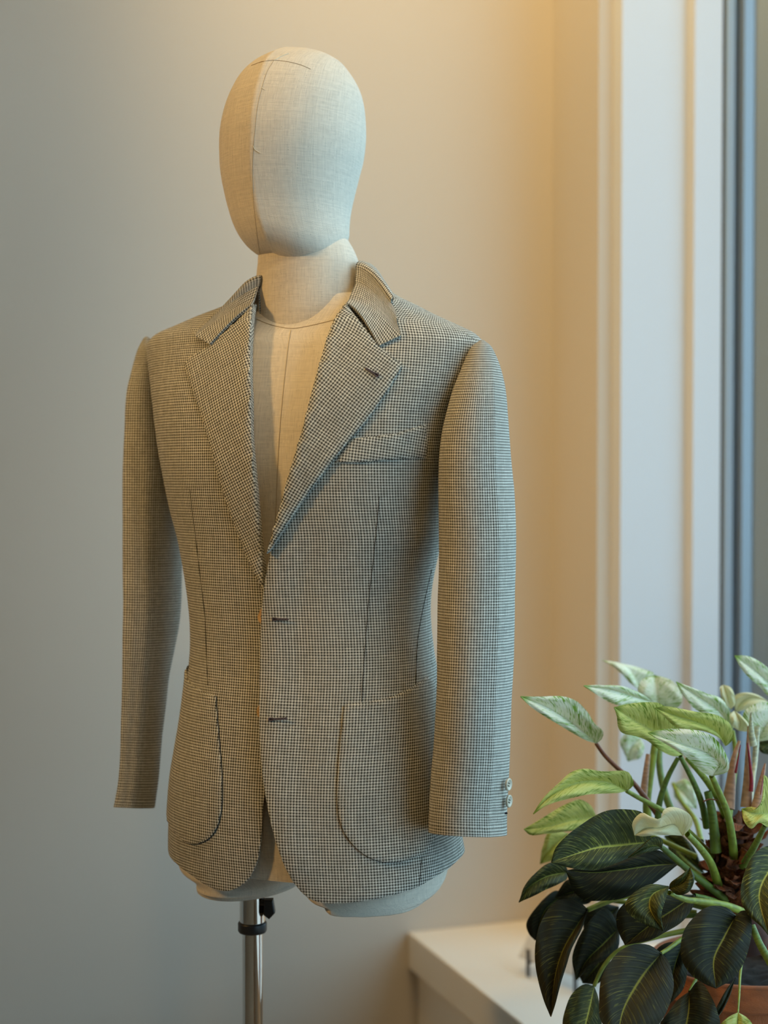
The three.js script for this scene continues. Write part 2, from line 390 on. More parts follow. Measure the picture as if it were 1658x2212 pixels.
// ---------------------------------------------------------------- bodies of revolution-like stacks fitted to the outlines in the photograph
const rH = V3(Math.cos(YAW), 0, Math.sin(YAW)), fH = V3(Math.sin(YAW), 0, -Math.cos(YAW));
function axes(deg) { // a body turned so that its front points deg to the left of the camera
  const a = THREE.MathUtils.degToRad(deg);
  return { L: rH.clone().multiplyScalar(Math.cos(a)).addScaledVector(fH, -Math.sin(a)), F: fH.clone().multiplyScalar(-Math.cos(a)).addScaledVector(rH, -Math.sin(a)) };
}
const pw = (v, e) => Math.sign(v) * Math.pow(Math.abs(v), e);
class Stack {
  // rows: pixel heights on the axis; XL, XR: tables of the outline; depth functions bf, bb (front, back, as metres or as share of the half width)
  constructor({ rows, axis, depth, turn, XL, XR, bf, bb, n = () => 2, shares = false, shiftAlong = 'L', warp, centre, tiltF = () => 0, tiltL = () => 0 }) {
    const { L, F } = axes(turn);
    Object.assign(this, { L, F, warp, turn });
    this.keys = rows.map((py) => {
      const c = typeof centre === 'function' ? centre(py) : null;
      const d = c ? c : depth, xl0 = XL(py), xr0 = XR(py);
      const k = { o: at((xl0 + xr0) / 2, py, d), a: (xr0 - xl0) / 2 / FPX * d, n: n(py), bf: 0, bb: 0, tf: tiltF(py), tl: tiltL(py) };
      const dir = shiftAlong === 'L' ? L : rH;
      for (let it = 0; it < 25; it++) {
        const most = shares ? 1 : 1.45 * (xr0 - xl0) / 2 / FPX * d;
        k.bf = shares ? bf(py) * k.a : Math.min(most, bf(py)); k.bb = shares ? bb(py) * k.a : Math.min(most, bb(py));
        let lo = [1e9, 0], hi = [-1e9, 0];
        for (let q = 0; q < 90; q++) { const e = pixel(this.point(k, q / 90 * 2 * Math.PI)); if (e[0] < lo[0]) lo = e; if (e[0] > hi[0]) hi = e; }
        const tl = XL(lo[1]), tr = XR(hi[1]);
        k.a = Math.max(0.001, k.a + ((tr - tl) - (hi[0] - lo[0])) / 2 / FPX * d * 0.8);
        k.o.addScaledVector(dir, ((tl + tr) - (lo[0] + hi[0])) / 2 / FPX * d * 0.8);
      }
      return k;
    });
    this.build();
  }
  point(k, th) {
    const s = Math.sin(th), c = Math.cos(th), l = k.a * pw(s, 2 / k.n), f = (c > 0 ? k.bf : k.bb) * pw(c, 2 / k.n);
    const p = k.o.clone().addScaledVector(this.L, l).addScaledVector(this.F, f);
    p.y += k.tf * f + k.tl * l;
    return this.warp ? this.warp(p, k, th, l, f) : p;
  }
  build() {
    // lengths along the front for uv, perimeter tables for arc length
    this.len = [0];
    for (let i = 1; i < this.keys.length; i++) {
      const a = this.keys[i - 1], b = this.keys[i];
      this.len.push(this.len[i - 1] + Math.hypot(b.o.y - a.o.y, (b.bf - a.bf)));
    }
  }
  key(t) {
    const K = this.keys, n = K.length - 1, i = clamp(Math.floor(t), 0, n - 1), s = clamp(t - i, 0, 1);
    const g = (j) => K[clamp(j, 0, n)], cr = (f) => {
      const p0 = f(g(i - 1)), p1 = f(g(i)), p2 = f(g(i + 1)), p3 = f(g(i + 2));
      return 0.5 * (2 * p1 + (p2 - p0) * s + (2 * p0 - 5 * p1 + 4 * p2 - p3) * s * s + (3 * p1 - p0 - 3 * p2 + p3) * s * s * s);
    };
    return { o: V3(cr((k) => k.o.x), cr((k) => k.o.y), cr((k) => k.o.z)), a: cr((k) => k.a), bf: cr((k) => k.bf), bb: cr((k) => k.bb), n: cr((k) => k.n), tf: cr((k) => k.tf), tl: cr((k) => k.tl), t };
  }
  at(th, t) { return this.point(this.key(t), th); }
  surf(th, t) {
    const e = 0.012, h = 0.06, n = this.keys.length - 1, t0 = Math.max(0, t - h), t1 = Math.min(n, t + h);
    const p = this.at(th, t), a = this.at(th + e, t).sub(this.at(th - e, t)), b = this.at(th, t1).sub(this.at(th, t0));
    const nrm = a.cross(b);
    return { p, n: nrm.lengthSq() < 1e-22 ? V3(0, 1, 0) : nrm.normalize().multiplyScalar(this.sign ?? -1) };
  }
  v(t) { const n = this.keys.length - 1, i = clamp(Math.floor(t), 0, n - 1); return -lerp(this.len[i], this.len[i + 1], t - i); }
  arc(th, t) {   // metres along the ring from the front middle
    const k = this.key(t);
    const m = 24; let s = 0, q = this.point(k, 0);
    for (let i = 1; i <= m; i++) { const r = this.point(k, th * i / m); s += Math.hypot(r.x - q.x, r.z - q.z); q = r; }
    return Math.sign(th) * s;
  }
  uv(th, t) { return [this.arc(th, t), this.v(t)]; }
  mesh(nu, t0, t1, nt, off = 0) {
    const f = (u, v) => { const s = this.surf((0.5 - u) * 2 * Math.PI, lerp(t0, t1, v)); return s.p.addScaledVector(s.n, off); };
    return gridSurface(f, nu, nt, (u, v) => this.uv((0.5 - u) * 2 * Math.PI, lerp(t0, t1, v)), 0, true);
  }
  // looks for the place under a pixel: returns (angle, row)
  caster(off = 0) {
    const n = this.keys.length - 1, nu = 180, nt = n * 6, pos = [], idx = [], par = [];
    for (let j = 0; j <= nt; j++) for (let i = 0; i <= nu; i++) { const th = (i / nu - 0.5) * 2 * Math.PI, t = j / nt * n, s = this.surf(th, t), p = s.p.addScaledVector(s.n, off); pos.push(p.x, p.y, p.z); par.push([th, t]); }
    for (let j = 0; j < nt; j++) for (let i = 0; i < nu; i++) { const a = j * (nu + 1) + i; idx.push(a, a + 1, a + nu + 1, a + 1, a + nu + 2, a + nu + 1); }
    const g = new THREE.BufferGeometry();
    g.setAttribute('position', new THREE.Float32BufferAttribute(pos, 3)); g.setIndex(idx);
    const bvh = new MeshBVH(g, { indirect: true }), R = new THREE.Ray(), bc = V3(0, 0, 0), mid = (py) => pixel(this.key(n / 2).o)[0];
    return (px, py) => {
      let hit = null, x = px;
      for (let k = 0; k < 160 && !hit; k++) { R.set(EYE, ray(x, py).normalize()); hit = bvh.raycastFirst(R, THREE.DoubleSide); if (!hit) x += Math.sign(mid(py) - px) * 1.0; }
      if (!hit) return null;
      const f = hit.face, A = V3().fromArray(pos, f.a * 3), B = V3().fromArray(pos, f.b * 3), C = V3().fromArray(pos, f.c * 3);
      THREE.Triangle.getBarycoord(hit.point, A, B, C, bc);
      const w = [bc.x, bc.y, bc.z], q = [f.a, f.b, f.c];
      return [q.reduce((s, v, i) => s + par[v][0] * w[i], 0), q.reduce((s, v, i) => s + par[v][1] * w[i], 0)];
    };
  }
}
const DEPTH = 1.79, TURN = 20;
const bodyOutlineL = table([[560, 560], [600, 556], [632, 546], [650, 520], [668, 478], [686, 437], [704, 393], [720, 357], [735, 328], [755, 322], [780, 323], [810, 327], [850, 332], [900, 338], [950, 345], [1000, 353], [1080, 368], [1150, 385], [1220, 398], [1300, 410], [1380, 416], [1430, 413], [1470, 407], [1560, 395], [1620, 384], [1680, 375], [1760, 370], [1860, 368], [2060, 368]]);
const bodyOutlineR = table([[560, 772], [600, 780], [632, 835], [650, 868], [668, 905], [686, 940], [704, 977], [720, 1008], [735, 1032], [755, 1042], [780, 1041], [810, 1034], [850, 1022], [900, 1005], [1000, 982], [1080, 965], [1160, 952], [1210, 938], [1260, 929], [1320, 925], [1360, 927], [1410, 933], [1460, 942], [1550, 955], [1650, 968], [1750, 982], [1820, 994], [1850, 1000], [2060, 1006]]);
const frontDepth = table([[600, 0.060], [632, 0.064], [668, 0.070], [704, 0.078], [735, 0.088], [780, 0.100], [850, 0.112], [900, 0.117], [1000, 0.120], [1100, 0.115], [1200, 0.108], [1300, 0.104], [1400, 0.106], [1500, 0.112], [1600, 0.118], [1700, 0.122], [1850, 0.126], [2060, 0.126]]);
const backDepth = table([[600, 0.055], [668, 0.075], [735, 0.095], [800, 0.11], [900, 0.115], [1000, 0.115], [1200, 0.10], [1300, 0.095], [1400, 0.10], [1500, 0.115], [1600, 0.125], [2060, 0.125]]);
const bodyRows = [600, 616, 632, 650, 668, 686, 704, 720, 736, 755, 780, 810, 850, 900, 950, 1000, 1050, 1100, 1150, 1200, 1250, 1300, 1350, 1400, 1450, 1500, 1560, 1620, 1680, 1740, 1800, 1850, 1900, 1950, 2000];
const soft = (p) => noise(p.x * 11, p.y * 8, p.z * 11) * 0.0016 + noise(p.x * 26, p.y * 17, p.z * 26) * 0.0006;
const shell = new Stack({
  rows: bodyRows, depth: DEPTH, turn: TURN, XL: bodyOutlineL, XR: bodyOutlineR, bf: frontDepth, bb: backDepth, n: table([[600, 2], [735, 2.0], [850, 2.2], [1000, 2.3], [1700, 2.3], [2000, 2.3]]),
});
const rowAt = (py) => { let i = 0; while (i < bodyRows.length - 2 && bodyRows[i + 1] < py) i++; return i + (py - bodyRows[i]) / (bodyRows[i + 1] - bodyRows[i]); };
const shellSurf = (th, t) => { const s = shell.surf(th, t); s.p.addScaledVector(s.n, soft(s.p)); return s; };
const onShell = shell.caster(0.004), onShellHigh = shell.caster(0.009);
const pathOn = (cast, pts, step = 12) => smooth(pts, step).map(([x, y]) => cast(x, y)).filter(Boolean);
const lineOn = (cast, pts, step = 12) => dense(pts, step).map(([x, y]) => cast(x, y)).filter(Boolean);
const crop = (ox, oy, s) => (pts) => pts.map(([x, y]) => [ox + x / s, oy + y / s]);   // measured on enlarged crops of the photograph
const k2 = crop(230, 540, 2.766), k3 = crop(600, 540, 2.765), k4 = crop(230, 1200, 2.186), k5 = crop(540, 1200, 2.718), k1 = crop(420, 80, 3.454);

// draws a point that lies outside the shell, less a margin, back in along its ring
function keepInside(p, margin) {
  const K = shell.keys; let i = 0;
  while (i < K.length - 2 && K[i + 1].o.y > p.y) i++;
  const k = shell.key(i + clamp((p.y - K[i].o.y) / (K[i + 1].o.y - K[i].o.y), 0, 1)), d = p.clone().sub(k.o), l = d.dot(shell.L), f = d.dot(shell.F);
  const r = Math.pow(Math.pow(Math.abs(l) / (k.a - margin), k.n) + Math.pow(Math.abs(f) / ((f > 0 ? k.bf : k.bb) - margin), k.n), 1 / k.n);
  if (r > 1) { p.x = k.o.x + d.x / r; p.z = k.o.z + d.z / r; }
  return p;
}

// ---------------------------------------------------------------- the mannequin
let neckStack;
const FOOT = V3(0, 0, 0).addScaledVector(at(545, 2050, DEPTH + 0.01).setY(0), 1);
const man = thing('mannequin', 'linen-covered tailor mannequin with featureless egg-shaped head on a chrome pole', 'mannequin', FOOT);
{
  // torso under the jacket: the shell drawn in by a centimetre
  const inset = (t) => -(0.011 + 0.004 * sstep(9 - t, 0, 6));
  const tN = rowAt(606), t1 = rowAt(1850), fT = (u, v) => { const t = lerp(tN, t1, v), s = shell.surf((0.5 - u) * 2 * Math.PI, t); return s.p.addScaledVector(s.n, inset(t)); };
  const torso = gridSurface(fT, 120, 130, (u, v) => shell.uv((0.5 - u) * 2 * Math.PI, lerp(tN, t1, v)), 0, true);
  add(man, 'torso', into(torso, man), M.linen);
  // the two short thighs that end the body below the jacket
  const thigh = (xl, xr, rows, d, bottom) => new Stack({
    rows, depth: d, turn: TURN, XL: table(xl), XR: table(xr), bf: table([[1760, 0.075], [1860, 0.092], [1900, 0.098]]), bb: table([[1760, 0.075], [1860, 0.09], [1900, 0.10]]), n: () => 2.0,
  });
  const closeBottom = (st, g) => {
    const n = st.keys.length - 1, k = st.keys[n];
    const f = (u, v) => { const q = { ...k, a: k.a * (1 - 0.06 * v * v) * Math.max(0.001, 1 - v * v * v), bf: k.bf * Math.max(0.001, 1 - v * v * v), bb: k.bb * Math.max(0.001, 1 - v * v * v), o: k.o.clone().add(V3(0, -0.006 * Math.sqrt(v), 0)) }; return st.point(q, (u - 0.5) * 2 * Math.PI); };
    return gridSurface(f, 60, 8, (u, v) => [u * 0.4, v * 0.1], 0, true);
  };
  for (const [xl, xr, d, rows] of [
    [[[1800, 378], [1864, 384], [1878, 391], [1890, 404], [1900, 424]], [[1800, 664], [1880, 664], [1888, 661], [1897, 652], [1904, 630]], 1.84, [1790, 1820, 1846, 1864, 1876, 1885, 1892, 1897]],
    [[[1800, 650], [1900, 652], [1920, 656], [1935, 668], [1945, 700]], [[1800, 972], [1870, 968], [1895, 961], [1912, 948], [1930, 910]], 1.735, [1800, 1840, 1866, 1890, 1906, 1918, 1927, 1933]],
  ]) {
    const st = thigh(xl, xr, rows, d);
    const n = st.keys.length - 1;
    const g = mergeGeometries([st.mesh(72, 0, n, 40), closeBottom(st)]), p = g.attributes.position, q = V3();
    for (let i = 0; i < p.count; i++) keepInside(q.fromBufferAttribute(p, i), 0.009), p.setXYZ(i, q.x, q.y, q.z);
    g.computeVertexNormals();
    add(man, 'thigh', into(g, man), M.linen);
  }
  // neck
  const neck = new Stack({
    rows: [520, 545, 570, 600, 630, 660, 690, 720, 750], depth: 1.79, turn: 22, shares: true, shiftAlong: 'R',
    XL: table([[520, 566], [545, 558], [570, 556], [600, 553], [640, 551], [680, 550], [760, 550]]),
    XR: table([[520, 752], [545, 766], [570, 775], [600, 778], [640, 781], [680, 784], [760, 784]]), bf: () => 1.0, bb: () => 1.0,
  });
  add(man, 'neck', into(neck.mesh(96, 0, neck.keys.length - 1, 60), man), M.linen);
  // head
  const hr = [113, 118, 126, 138, 154, 175, 200, 230, 265, 300, 340, 380, 420, 455, 485, 510, 528, 542, 552, 558];
  const headF = axes(22).F, headLow = at(632, 440, 1.785).y;
  const head = new Stack({
    rows: hr, depth: 1.785, turn: 22, shares: true, shiftAlong: 'R',
    XL: table([[109, 638], [113, 612], [118, 590], [126, 568], [138, 546], [154, 526], [175, 510], [200, 497], [230, 485], [265, 477], [300, 473], [340, 473], [380, 477], [420, 485], [455, 494], [485, 504], [510, 517], [528, 531], [542, 546], [552, 562], [558, 580], [564, 610]]),
    XR: table([[109, 642], [113, 672], [118, 693], [126, 713], [138, 733], [154, 750], [175, 765], [200, 778], [230, 786], [265, 790], [300, 790], [340, 786], [380, 777], [420, 767], [455, 759], [485, 755], [510, 754], [528, 748], [542, 728], [552, 702], [558, 680], [564, 640]]),
    bf: () => 1.26, bb: () => 1.22, n: table([[113, 2], [300, 2.1], [450, 2.15], [558, 2.1]]),
    warp: (p, k, th, l, f) => {
      const w = Math.abs(l) / Math.max(k.a, 1e-4), front = Math.max(0, Math.cos(th));
      // the front seam stands a little proud
      p.y -= 0.016 * Math.sin(Math.min(Math.PI, Math.max(0, th) * 1.6)) * sstep(headLow - k.o.y, 0.0, 0.066);
      return p.addScaledVector(headF, front * 0.010 * Math.min(1, k.a / 0.05) * Math.exp(-w * 3.2));
    },
  });
  const hn = hr.length - 1;
  const capTop = (st, at0, dir) => { const k = st.keys[at0]; return gridSurface((u, v) => { const s = Math.max(0.0005, 1 - v); return st.point({ ...k, a: k.a * s, bf: k.bf * s, bb: k.bb * s, o: k.o.clone().add(V3(0, dir * 0.0022 * (1 - s * s), 0)) }, (dir > 0 ? -1 : 1) * (u - 0.5) * 2 * Math.PI); }, 96, 8, (u, v) => [u * 0.1, v * 0.05], 0, true); };
  add(man, 'head', into(mergeGeometries([head.mesh(128, 0, hn, 130), capTop(head, 0, 1), capTop(head, hn, -1)]), man), M.linen);
  // seams sewn in the covers
  const castHead = head.caster(0), castTorso = shell.caster(-0.012);
  const seam = (stack, cast, off, pts, r, m, name, label) => {
    const w = pathOn(cast, pts, 10).map(([th, t]) => { const s = stack.surf(th, t); return s.p.addScaledVector(s.n, typeof off === 'function' ? off(t) : off); });
    if (w.length > 1) add(man, name, into(tube(w, r, 5), man), m, label);
  };
  seam(head, castHead, 0, k1([[590, 176], [540, 262], [497, 400], [470, 520], [452, 680], [437, 850], [432, 1000], [436, 1150], [450, 1330], [470, 1500], [490, 1640]]), 0.00034, M.linenSeam, 'head_seam');
  seam(head, castHead, 0.0002, k1([[425, 213], [500, 185], [590, 174], [690, 184], [790, 208], [865, 240]]), 0.00035, M.linenSeam, 'crown_seam');
  seam(head, castHead, 0.0003, k1([[592, 174], [650, 142], [700, 124]]), 0.0006, M.linenThread, 'crown_seam', 'pale ridge of the crown seam');
  seam(head, castHead, 0.0006, k1([[437, 812], [450, 840], [492, 866]]), 0.0004, M.linenThread, 'loose_thread', 'pale loose thread on the face');
  seam(head, castHead, 0.0002, k1([[500, 380], [525, 395]]), 0.0003, M.linenThread, 'loose_thread', 'pale loose thread near the brow');
  seam(head, castHead, 0.0004, k1([[500, 1640], [600, 1662], [650, 1668], [760, 1662], [880, 1650], [1000, 1620], [1090, 1580]]), 0.0007, M.linenSeam, 'chin_seam');
  seam(shell, castTorso, (t) => inset(t) + 0.0002, k2([[890, 405], [960, 436], [1040, 458], [1110, 466], [1200, 452], [1300, 428], [1370, 410]]), 0.0004, M.linenSeam, 'neck_seam');
  seam(shell, castTorso, (t) => inset(t) + 0.0002, [[628, 712], [622, 760], [615, 820], [609, 880], [604, 940], [600, 1010], [597, 1080], [594, 1130]], 0.0004, M.linenSeam, 'chest_seam');
  neckStack = neck;
  // the pole
  const c = FOOT;
  const cyl = (r, y0, y1, seg = 40) => { const g = new THREE.CylinderGeometry(r, r, y1 - y0, seg); g.translate(0, (y0 + y1) / 2, 0); return g; };
  const d = DEPTH + 0.01, yAt = (py) => at(545, py, d).y, R1 = 27.5 / FPX * d, R2 = 22 / FPX * d;
  const yr = yAt(2001);
  add(man, 'pole', cyl(R2, 0.02, yr), M.chrome);
  add(man, 'pole_sleeve', cyl(R1, yr, yAt(1900)), M.chrome);
  const ring = new THREE.LatheGeometry([[R2, -0.006], [R1 + 0.0008, -0.006], [R1 + 0.002, -0.004], [R1 + 0.002, 0.004], [R1 + 0.0008, 0.006], [R2, 0.006]].map(([x, y]) => new THREE.Vector2(x, y)), 40);
  ring.translate(0, yr, 0);
  add(man, 'pole_ring', ring, M.blackPlastic, 'black plastic ring on the pole');
  // clamp knob behind the sleeve
  const kp = at(581, 1962, d - 0.005);
  const ks = new THREE.Shape([[-7, -20], [7, -20], [11, 4], [1, 15], [-8, 8]].map(([x, y]) => new THREE.Vector2(x / FPX * d * 1.0, -y / FPX * d)));
  const kg = new THREE.ExtrudeGeometry(ks, { depth: 0.010, bevelEnabled: true, bevelSize: 0.0015, bevelThickness: 0.0015, bevelSegments: 2 });
  kg.rotateY(-YAW); kg.translate(kp.x, kp.y, kp.z);
  add(man, 'clamp_knob', into(mergeGeometries([kg, (new THREE.CylinderGeometry(0.004, 0.004, 0.03, 12).rotateZ(Math.PI / 2).rotateY(-YAW).translate(kp.x - 0.012, kp.y + 0.008, kp.z).toNonIndexed())]), man), M.blackPlastic, 'black clamp knob');
  const base = new THREE.LatheGeometry([[0, 0.022], [0.03, 0.022], [0.034, 0.018], [0.15, 0.012], [0.165, 0.008], [0.168, 0.0], [0, 0]].map(([x, y]) => new THREE.Vector2(x, y)), 64);
  add(man, 'base_plate', base, M.chrome);
}

// ---------------------------------------------------------------- the jacket
const COAT = shell.key(rowAt(1000)).o.clone().setY(shell.key(rowAt(1900)).o.y);
const coat = thing('blazer', 'grey-green houndstooth blazer with notch lapels and patch pockets worn by the mannequin', 'jacket', COAT);
{
  const D = Math.PI / 180, DU = 2.4 * D, DV = 0.16;
  const zero = () => 0;
  const uvShell = (th, t) => shell.uv(th, t);
  const uvSide = (th, t) => shell.uv(th, t);
  const piece = (name, g, m = M.cloth, label) => add(coat, name, into(g, coat), m, label);
  // ---- front edges, traced where the cloth ends
  const castFar = shell.caster(0.0125), onLifted = (x, y) => { const a = onShell(x, y), b = castFar(x, y), s = sstep(y, 1080, 1200) * (1 - 0.6 * sstep(y, 1760, 1920)); return a && b ? [lerp(a[0], b[0], s), lerp(a[1], b[1], s)] : a; };
  const nearEdge = smooth([[748, 662], [719, 714], [683, 829], [654, 938], [622, 1046], [600, 1135], [586, 1195], [575, 1255], [569, 1310], [566, 1380], [564, 1460], [564, 1560], [567, 1650], [576, 1722], [592, 1795], [612, 1855], [638, 1908], [668, 1940], [705, 1951], [760, 1949], [830, 1938], [900, 1918], [950, 1893], [985, 1872]], 9).map(([x, y]) => onLifted(x, y)).filter(Boolean);
  const farEdge = smooth([[551, 655], [544, 728], [541, 793], [543, 865], [544, 938], [550, 1010], [557, 1082], [563, 1155], [571, 1215], [577, 1290], [588, 1400], [592, 1500], [588, 1600], [577, 1670], [566, 1749], [562, 1808], [553, 1863], [536, 1898], [512, 1918], [486, 1926], [445, 1914], [413, 1893], [385, 1873], [374, 1862]], 9).map(([x, y]) => onShell(x, y)).filter(Boolean);
  const tTop = rowAt(628), SIDE = 92 * D;
  const hemN = nearEdge.at(-1), hemF = farEdge.at(-1);
  const nearPoly = [...nearEdge, [Math.max(SIDE, hemN[0] + 0.05), hemN[1] - 0.1], [SIDE, rowAt(630)], [78 * D, rowAt(650)], [62 * D, rowAt(668)], [50 * D, rowAt(676)]];
  const farPoly = [...farEdge, [Math.min(-SIDE, hemF[0] - 0.05), hemF[1] - 0.1], [-SIDE, rowAt(625)], [-72 * D, rowAt(640)], [-50 * D, rowAt(668)]];
  const edgeRows = table(nearEdge.filter((p, i) => p[1] > rowAt(1050) && p[1] < rowAt(1800) && nearEdge.slice(0, i).every((q) => q[1] < p[1])).map(([th, t]) => [t, th]));
  const standOff = (th, t) => 0.0075 * (1 - sstep(th - edgeRows(t), 0, 15 * D)) * sstep(t, rowAt(1060), rowAt(1200)) * (1 - sstep(t, rowAt(1720), rowAt(1900)));
  const nearLift = (th, t) => 0.0065 * (1 - sstep(th, 30 * D, 85 * D)) + standOff(th, t);
  piece('front_panel', clothPatch(nearPoly, shellSurf, DU, DV, (th, t) => nearLift(th, t) + 0.003, nearLift, uvShell), M.cloth, 'overlapping front panel with the buttonholes');
  piece('front_panel', clothPatch(farPoly, shellSurf, DU, DV, () => 0.003, zero, uvShell), M.cloth, 'underlapping front panel with the buttons');
  // ---- back, from side seam to side seam
  const tb0 = Math.max(SIDE, hemN[0] + 0.05), tb1 = 2 * Math.PI + Math.min(-SIDE, hemF[0] - 0.05);
  const backPoly = [[SIDE, rowAt(630)], [tb0, hemN[1] - 0.1], ...Array.from({ length: 30 }, (_, i) => { const s = (i + 1) / 31; return [lerp(tb0, tb1, s), lerp(hemN[1], hemF[1], s) - 0.1 - 0.25 * Math.sin(Math.PI * s)]; }), [tb1, hemF[1] - 0.1], [2 * Math.PI - SIDE, rowAt(625)], [Math.PI, rowAt(612)]];
  piece('back_panel', clothPatch(backPoly, shellSurf, DU, DV, () => 0.003, zero, uvSide));
  // ---- lapels folded back onto the fronts
  const fold3 = (edge, from, to, cast) => edge;
  const lapel = (roll, outer, lift, turn, label) => {
    const rollP = smooth(roll, 8).map(([x, y]) => onShellHigh(x, y)).filter(Boolean), outP = dense(outer, 8).map(([x, y]) => onShellHigh(x, y)).filter(Boolean);
    const R3 = rollP.map(([th, t]) => shell.at(th, t));
    const off = (th, t) => { const p = shell.at(th, t); let d = 1; for (const q of R3) d = Math.min(d, p.distanceToSquared(q)); d = Math.sqrt(d); return lift(th, t) + 0.0035 + 0.0075 * Math.exp(-d / 0.018) + 0.0015 * Math.sin(Math.min(1, d / 0.06) * Math.PI); };
    const c = Math.cos(turn), s = Math.sin(turn);
    return piece('lapel', clothPatch([...rollP, ...outP], shellSurf, DU * 0.8, DV * 0.8, off, (th, t) => lift(th, t) + 0.0006, (th, t) => { const [u, v] = shell.uv(th, t); return [u * c - v * s, u * s + v * c]; }, 0.7), M.cloth, label);
  };
  const liftN = (th, t) => nearLift(th, t) + 0.003, liftF = () => 0.003;
  const nearLapelOuter = [...smooth([[590, 1190], [607, 1162], [632, 1119], [665, 1068], [708, 1010], [745, 963], [788, 912], [831, 851], [868, 791]], 8), [817, 751], [755, 674]];
  const farLapelOuter = [...smooth([[570, 1276], [555, 1249], [534, 1209], [512, 1155], [487, 1089], [465, 1021], [447, 956], [432, 901], [411, 840], [395, 787]], 8), [404, 771], [454, 741], [546, 664]];
  lapel([[748, 664], [719, 714], [683, 829], [654, 938], [622, 1046], [600, 1135], [588, 1192]], nearLapelOuter, liftN, 33 * D, 'lapel with a buttonhole');
  lapel([[549, 660], [543, 728], [541, 793], [543, 865], [544, 938], [550, 1010], [557, 1082], [563, 1155], [568, 1210], [571, 1274]], farLapelOuter, liftF, -26 * D, 'lapel on the far side');
  // ---- collar: from the gorge on one side round the neck to the other
  {
    const K = neckStack, castK = K.caster(0.008);
    const onNeck = (x, y, o = 0.008) => { const q = castK(x, y); const s = K.surf(...q); return s.p.addScaledVector(s.n, o); };
    const onCoat = (x, y, o) => { const q = onShellHigh(x, y), s = shellSurf(...q); return s.p.addScaledVector(s.n, o); };
    const hN = at(777, 563, 1.745), hF = at(557, 592, 1.83), tN = 3;
    const ringPoint = (deg, y, grow) => { const k = K.key(2.2); const p = K.point({ ...k, a: k.a + grow, bf: k.bf + grow, bb: k.bb + grow, o: k.o.clone().setY(y) }, deg * D); return p; };
    const foldN = [onCoat(748, 664, 0.012), onNeck(757, 642, 0.012), onNeck(767, 615, 0.010), onNeck(772, 588, 0.008), onNeck(775, 570, 0.007)];
    const foldF = [onCoat(548, 667, 0.0115), onNeck(547, 642, 0.004), onNeck(549, 618, 0.002), onNeck(552, 598, 0.001)];
    const yN = foldN.at(-1).y, yF = foldF.at(-1).y;
    const back = [105, 130, 155, 180, 205, 230, 250].map((d, i) => ringPoint(d, lerp(yN, yF, i / 6) + 0.012 * Math.sin(Math.PI * (i + 0.5) / 7), 0.007));
    const fold = new THREE.CatmullRomCurve3([...foldN, ...back, ...foldF.slice().reverse()], false, 'centripetal');
    const outN = [onCoat(817, 751, 0.010), onCoat(866, 729, 0.010), onCoat(858, 697, 0.010), onCoat(850, 668, 0.010), onCoat(843, 642, 0.012)];
    const outF = [onCoat(455, 745, 0.0082), onCoat(422, 727, 0.0075), onCoat(428, 716, 0.007), onCoat(468, 683, 0.007), onCoat(503, 648, 0.008)];
    const backOut = [115, 135, 157, 180, 203, 225, 243].map((d, i) => ringPoint(d, lerp(yN, yF, i / 6) - 0.036 + 0.012 * Math.sin(Math.PI * (i + 0.5) / 7), 0.030));
    const nN = foldN.length, nB = back.length, nF = foldF.length;
    // both curves read by the same run of stations
    const fi = [...foldN, ...back, ...foldF.slice().reverse()];
    // stations on the outer edge so that the short front end takes two of them
    const oi = [outN[0], outN[1], outN[2], outN[3], outN[4], ...backOut, outF[4], outF[2], outF[1], outF[0]];
    // the front ends of the fold: two stations each near the gorge
    fi[1] = fi[0].clone().lerp(fi[1], 0.5); fi[fi.length - 2] = fi.at(-1).clone().lerp(fi.at(-2), 0.5);
    const cr = (P) => (u) => { const x = u * (P.length - 1), i = Math.min(P.length - 2, Math.floor(x)), s = x - i, g = (j) => P[clamp(j, 0, P.length - 1)];
      if (i < 3 || i > P.length - 5) return g(i).clone().lerp(g(i + 1), s);
      return new THREE.Vector3(...['x', 'y', 'z'].map((c) => { const a = g(i - 1)[c], b = g(i)[c], d = g(i + 1)[c], e = g(i + 2)[c]; return 0.5 * (2 * b + (d - a) * s + (2 * a - 5 * b + 4 * d - e) * s * s + (3 * b - a - 3 * d + e) * s * s * s); })); };
    const F = cr(fi), O = cr(oi), mid = K.key(4).o;
    const f = (u, v) => { const a = F(u), b = O(u), p = a.clone().lerp(b, v); const out = p.clone().sub(mid).setY(0).normalize().add(V3(0, 0.6, 0)).normalize(); return p.addScaledVector(out, lerp(u < 0.5 ? 0.006 : 0.002, 0.006, sstep(Math.min(u, 1 - u), 0.05, 0.28)) * Math.sin(Math.PI * Math.pow(v, 0.7))); };
    let total = 0; const cum = [0]; for (let i = 1; i <= 90; i++) { total += F(i / 90).distanceTo(F((i - 1) / 90)) * 0.5 + O(i / 90).distanceTo(O((i - 1) / 90)) * 0.5; cum.push(total); }
    piece('collar', gridSurface(f, 90, 12, (u, v) => [cum[Math.round(u * 90)], v * F(u).distanceTo(O(u))], 0.003));
    const fs = (u, v) => { const a = F(u), c = a.clone().sub(mid).setY(0).normalize(); return a.addScaledVector(c, -0.0015 - 0.002 * v).add(V3(0, -0.028 * v, 0)); };
    piece('collar_stand', gridSurface((u, v) => fs(lerp(0.12, 0.88, u), v), 60, 5, (u, v) => [u * 0.4, v * 0.03], 0.0015));
  }
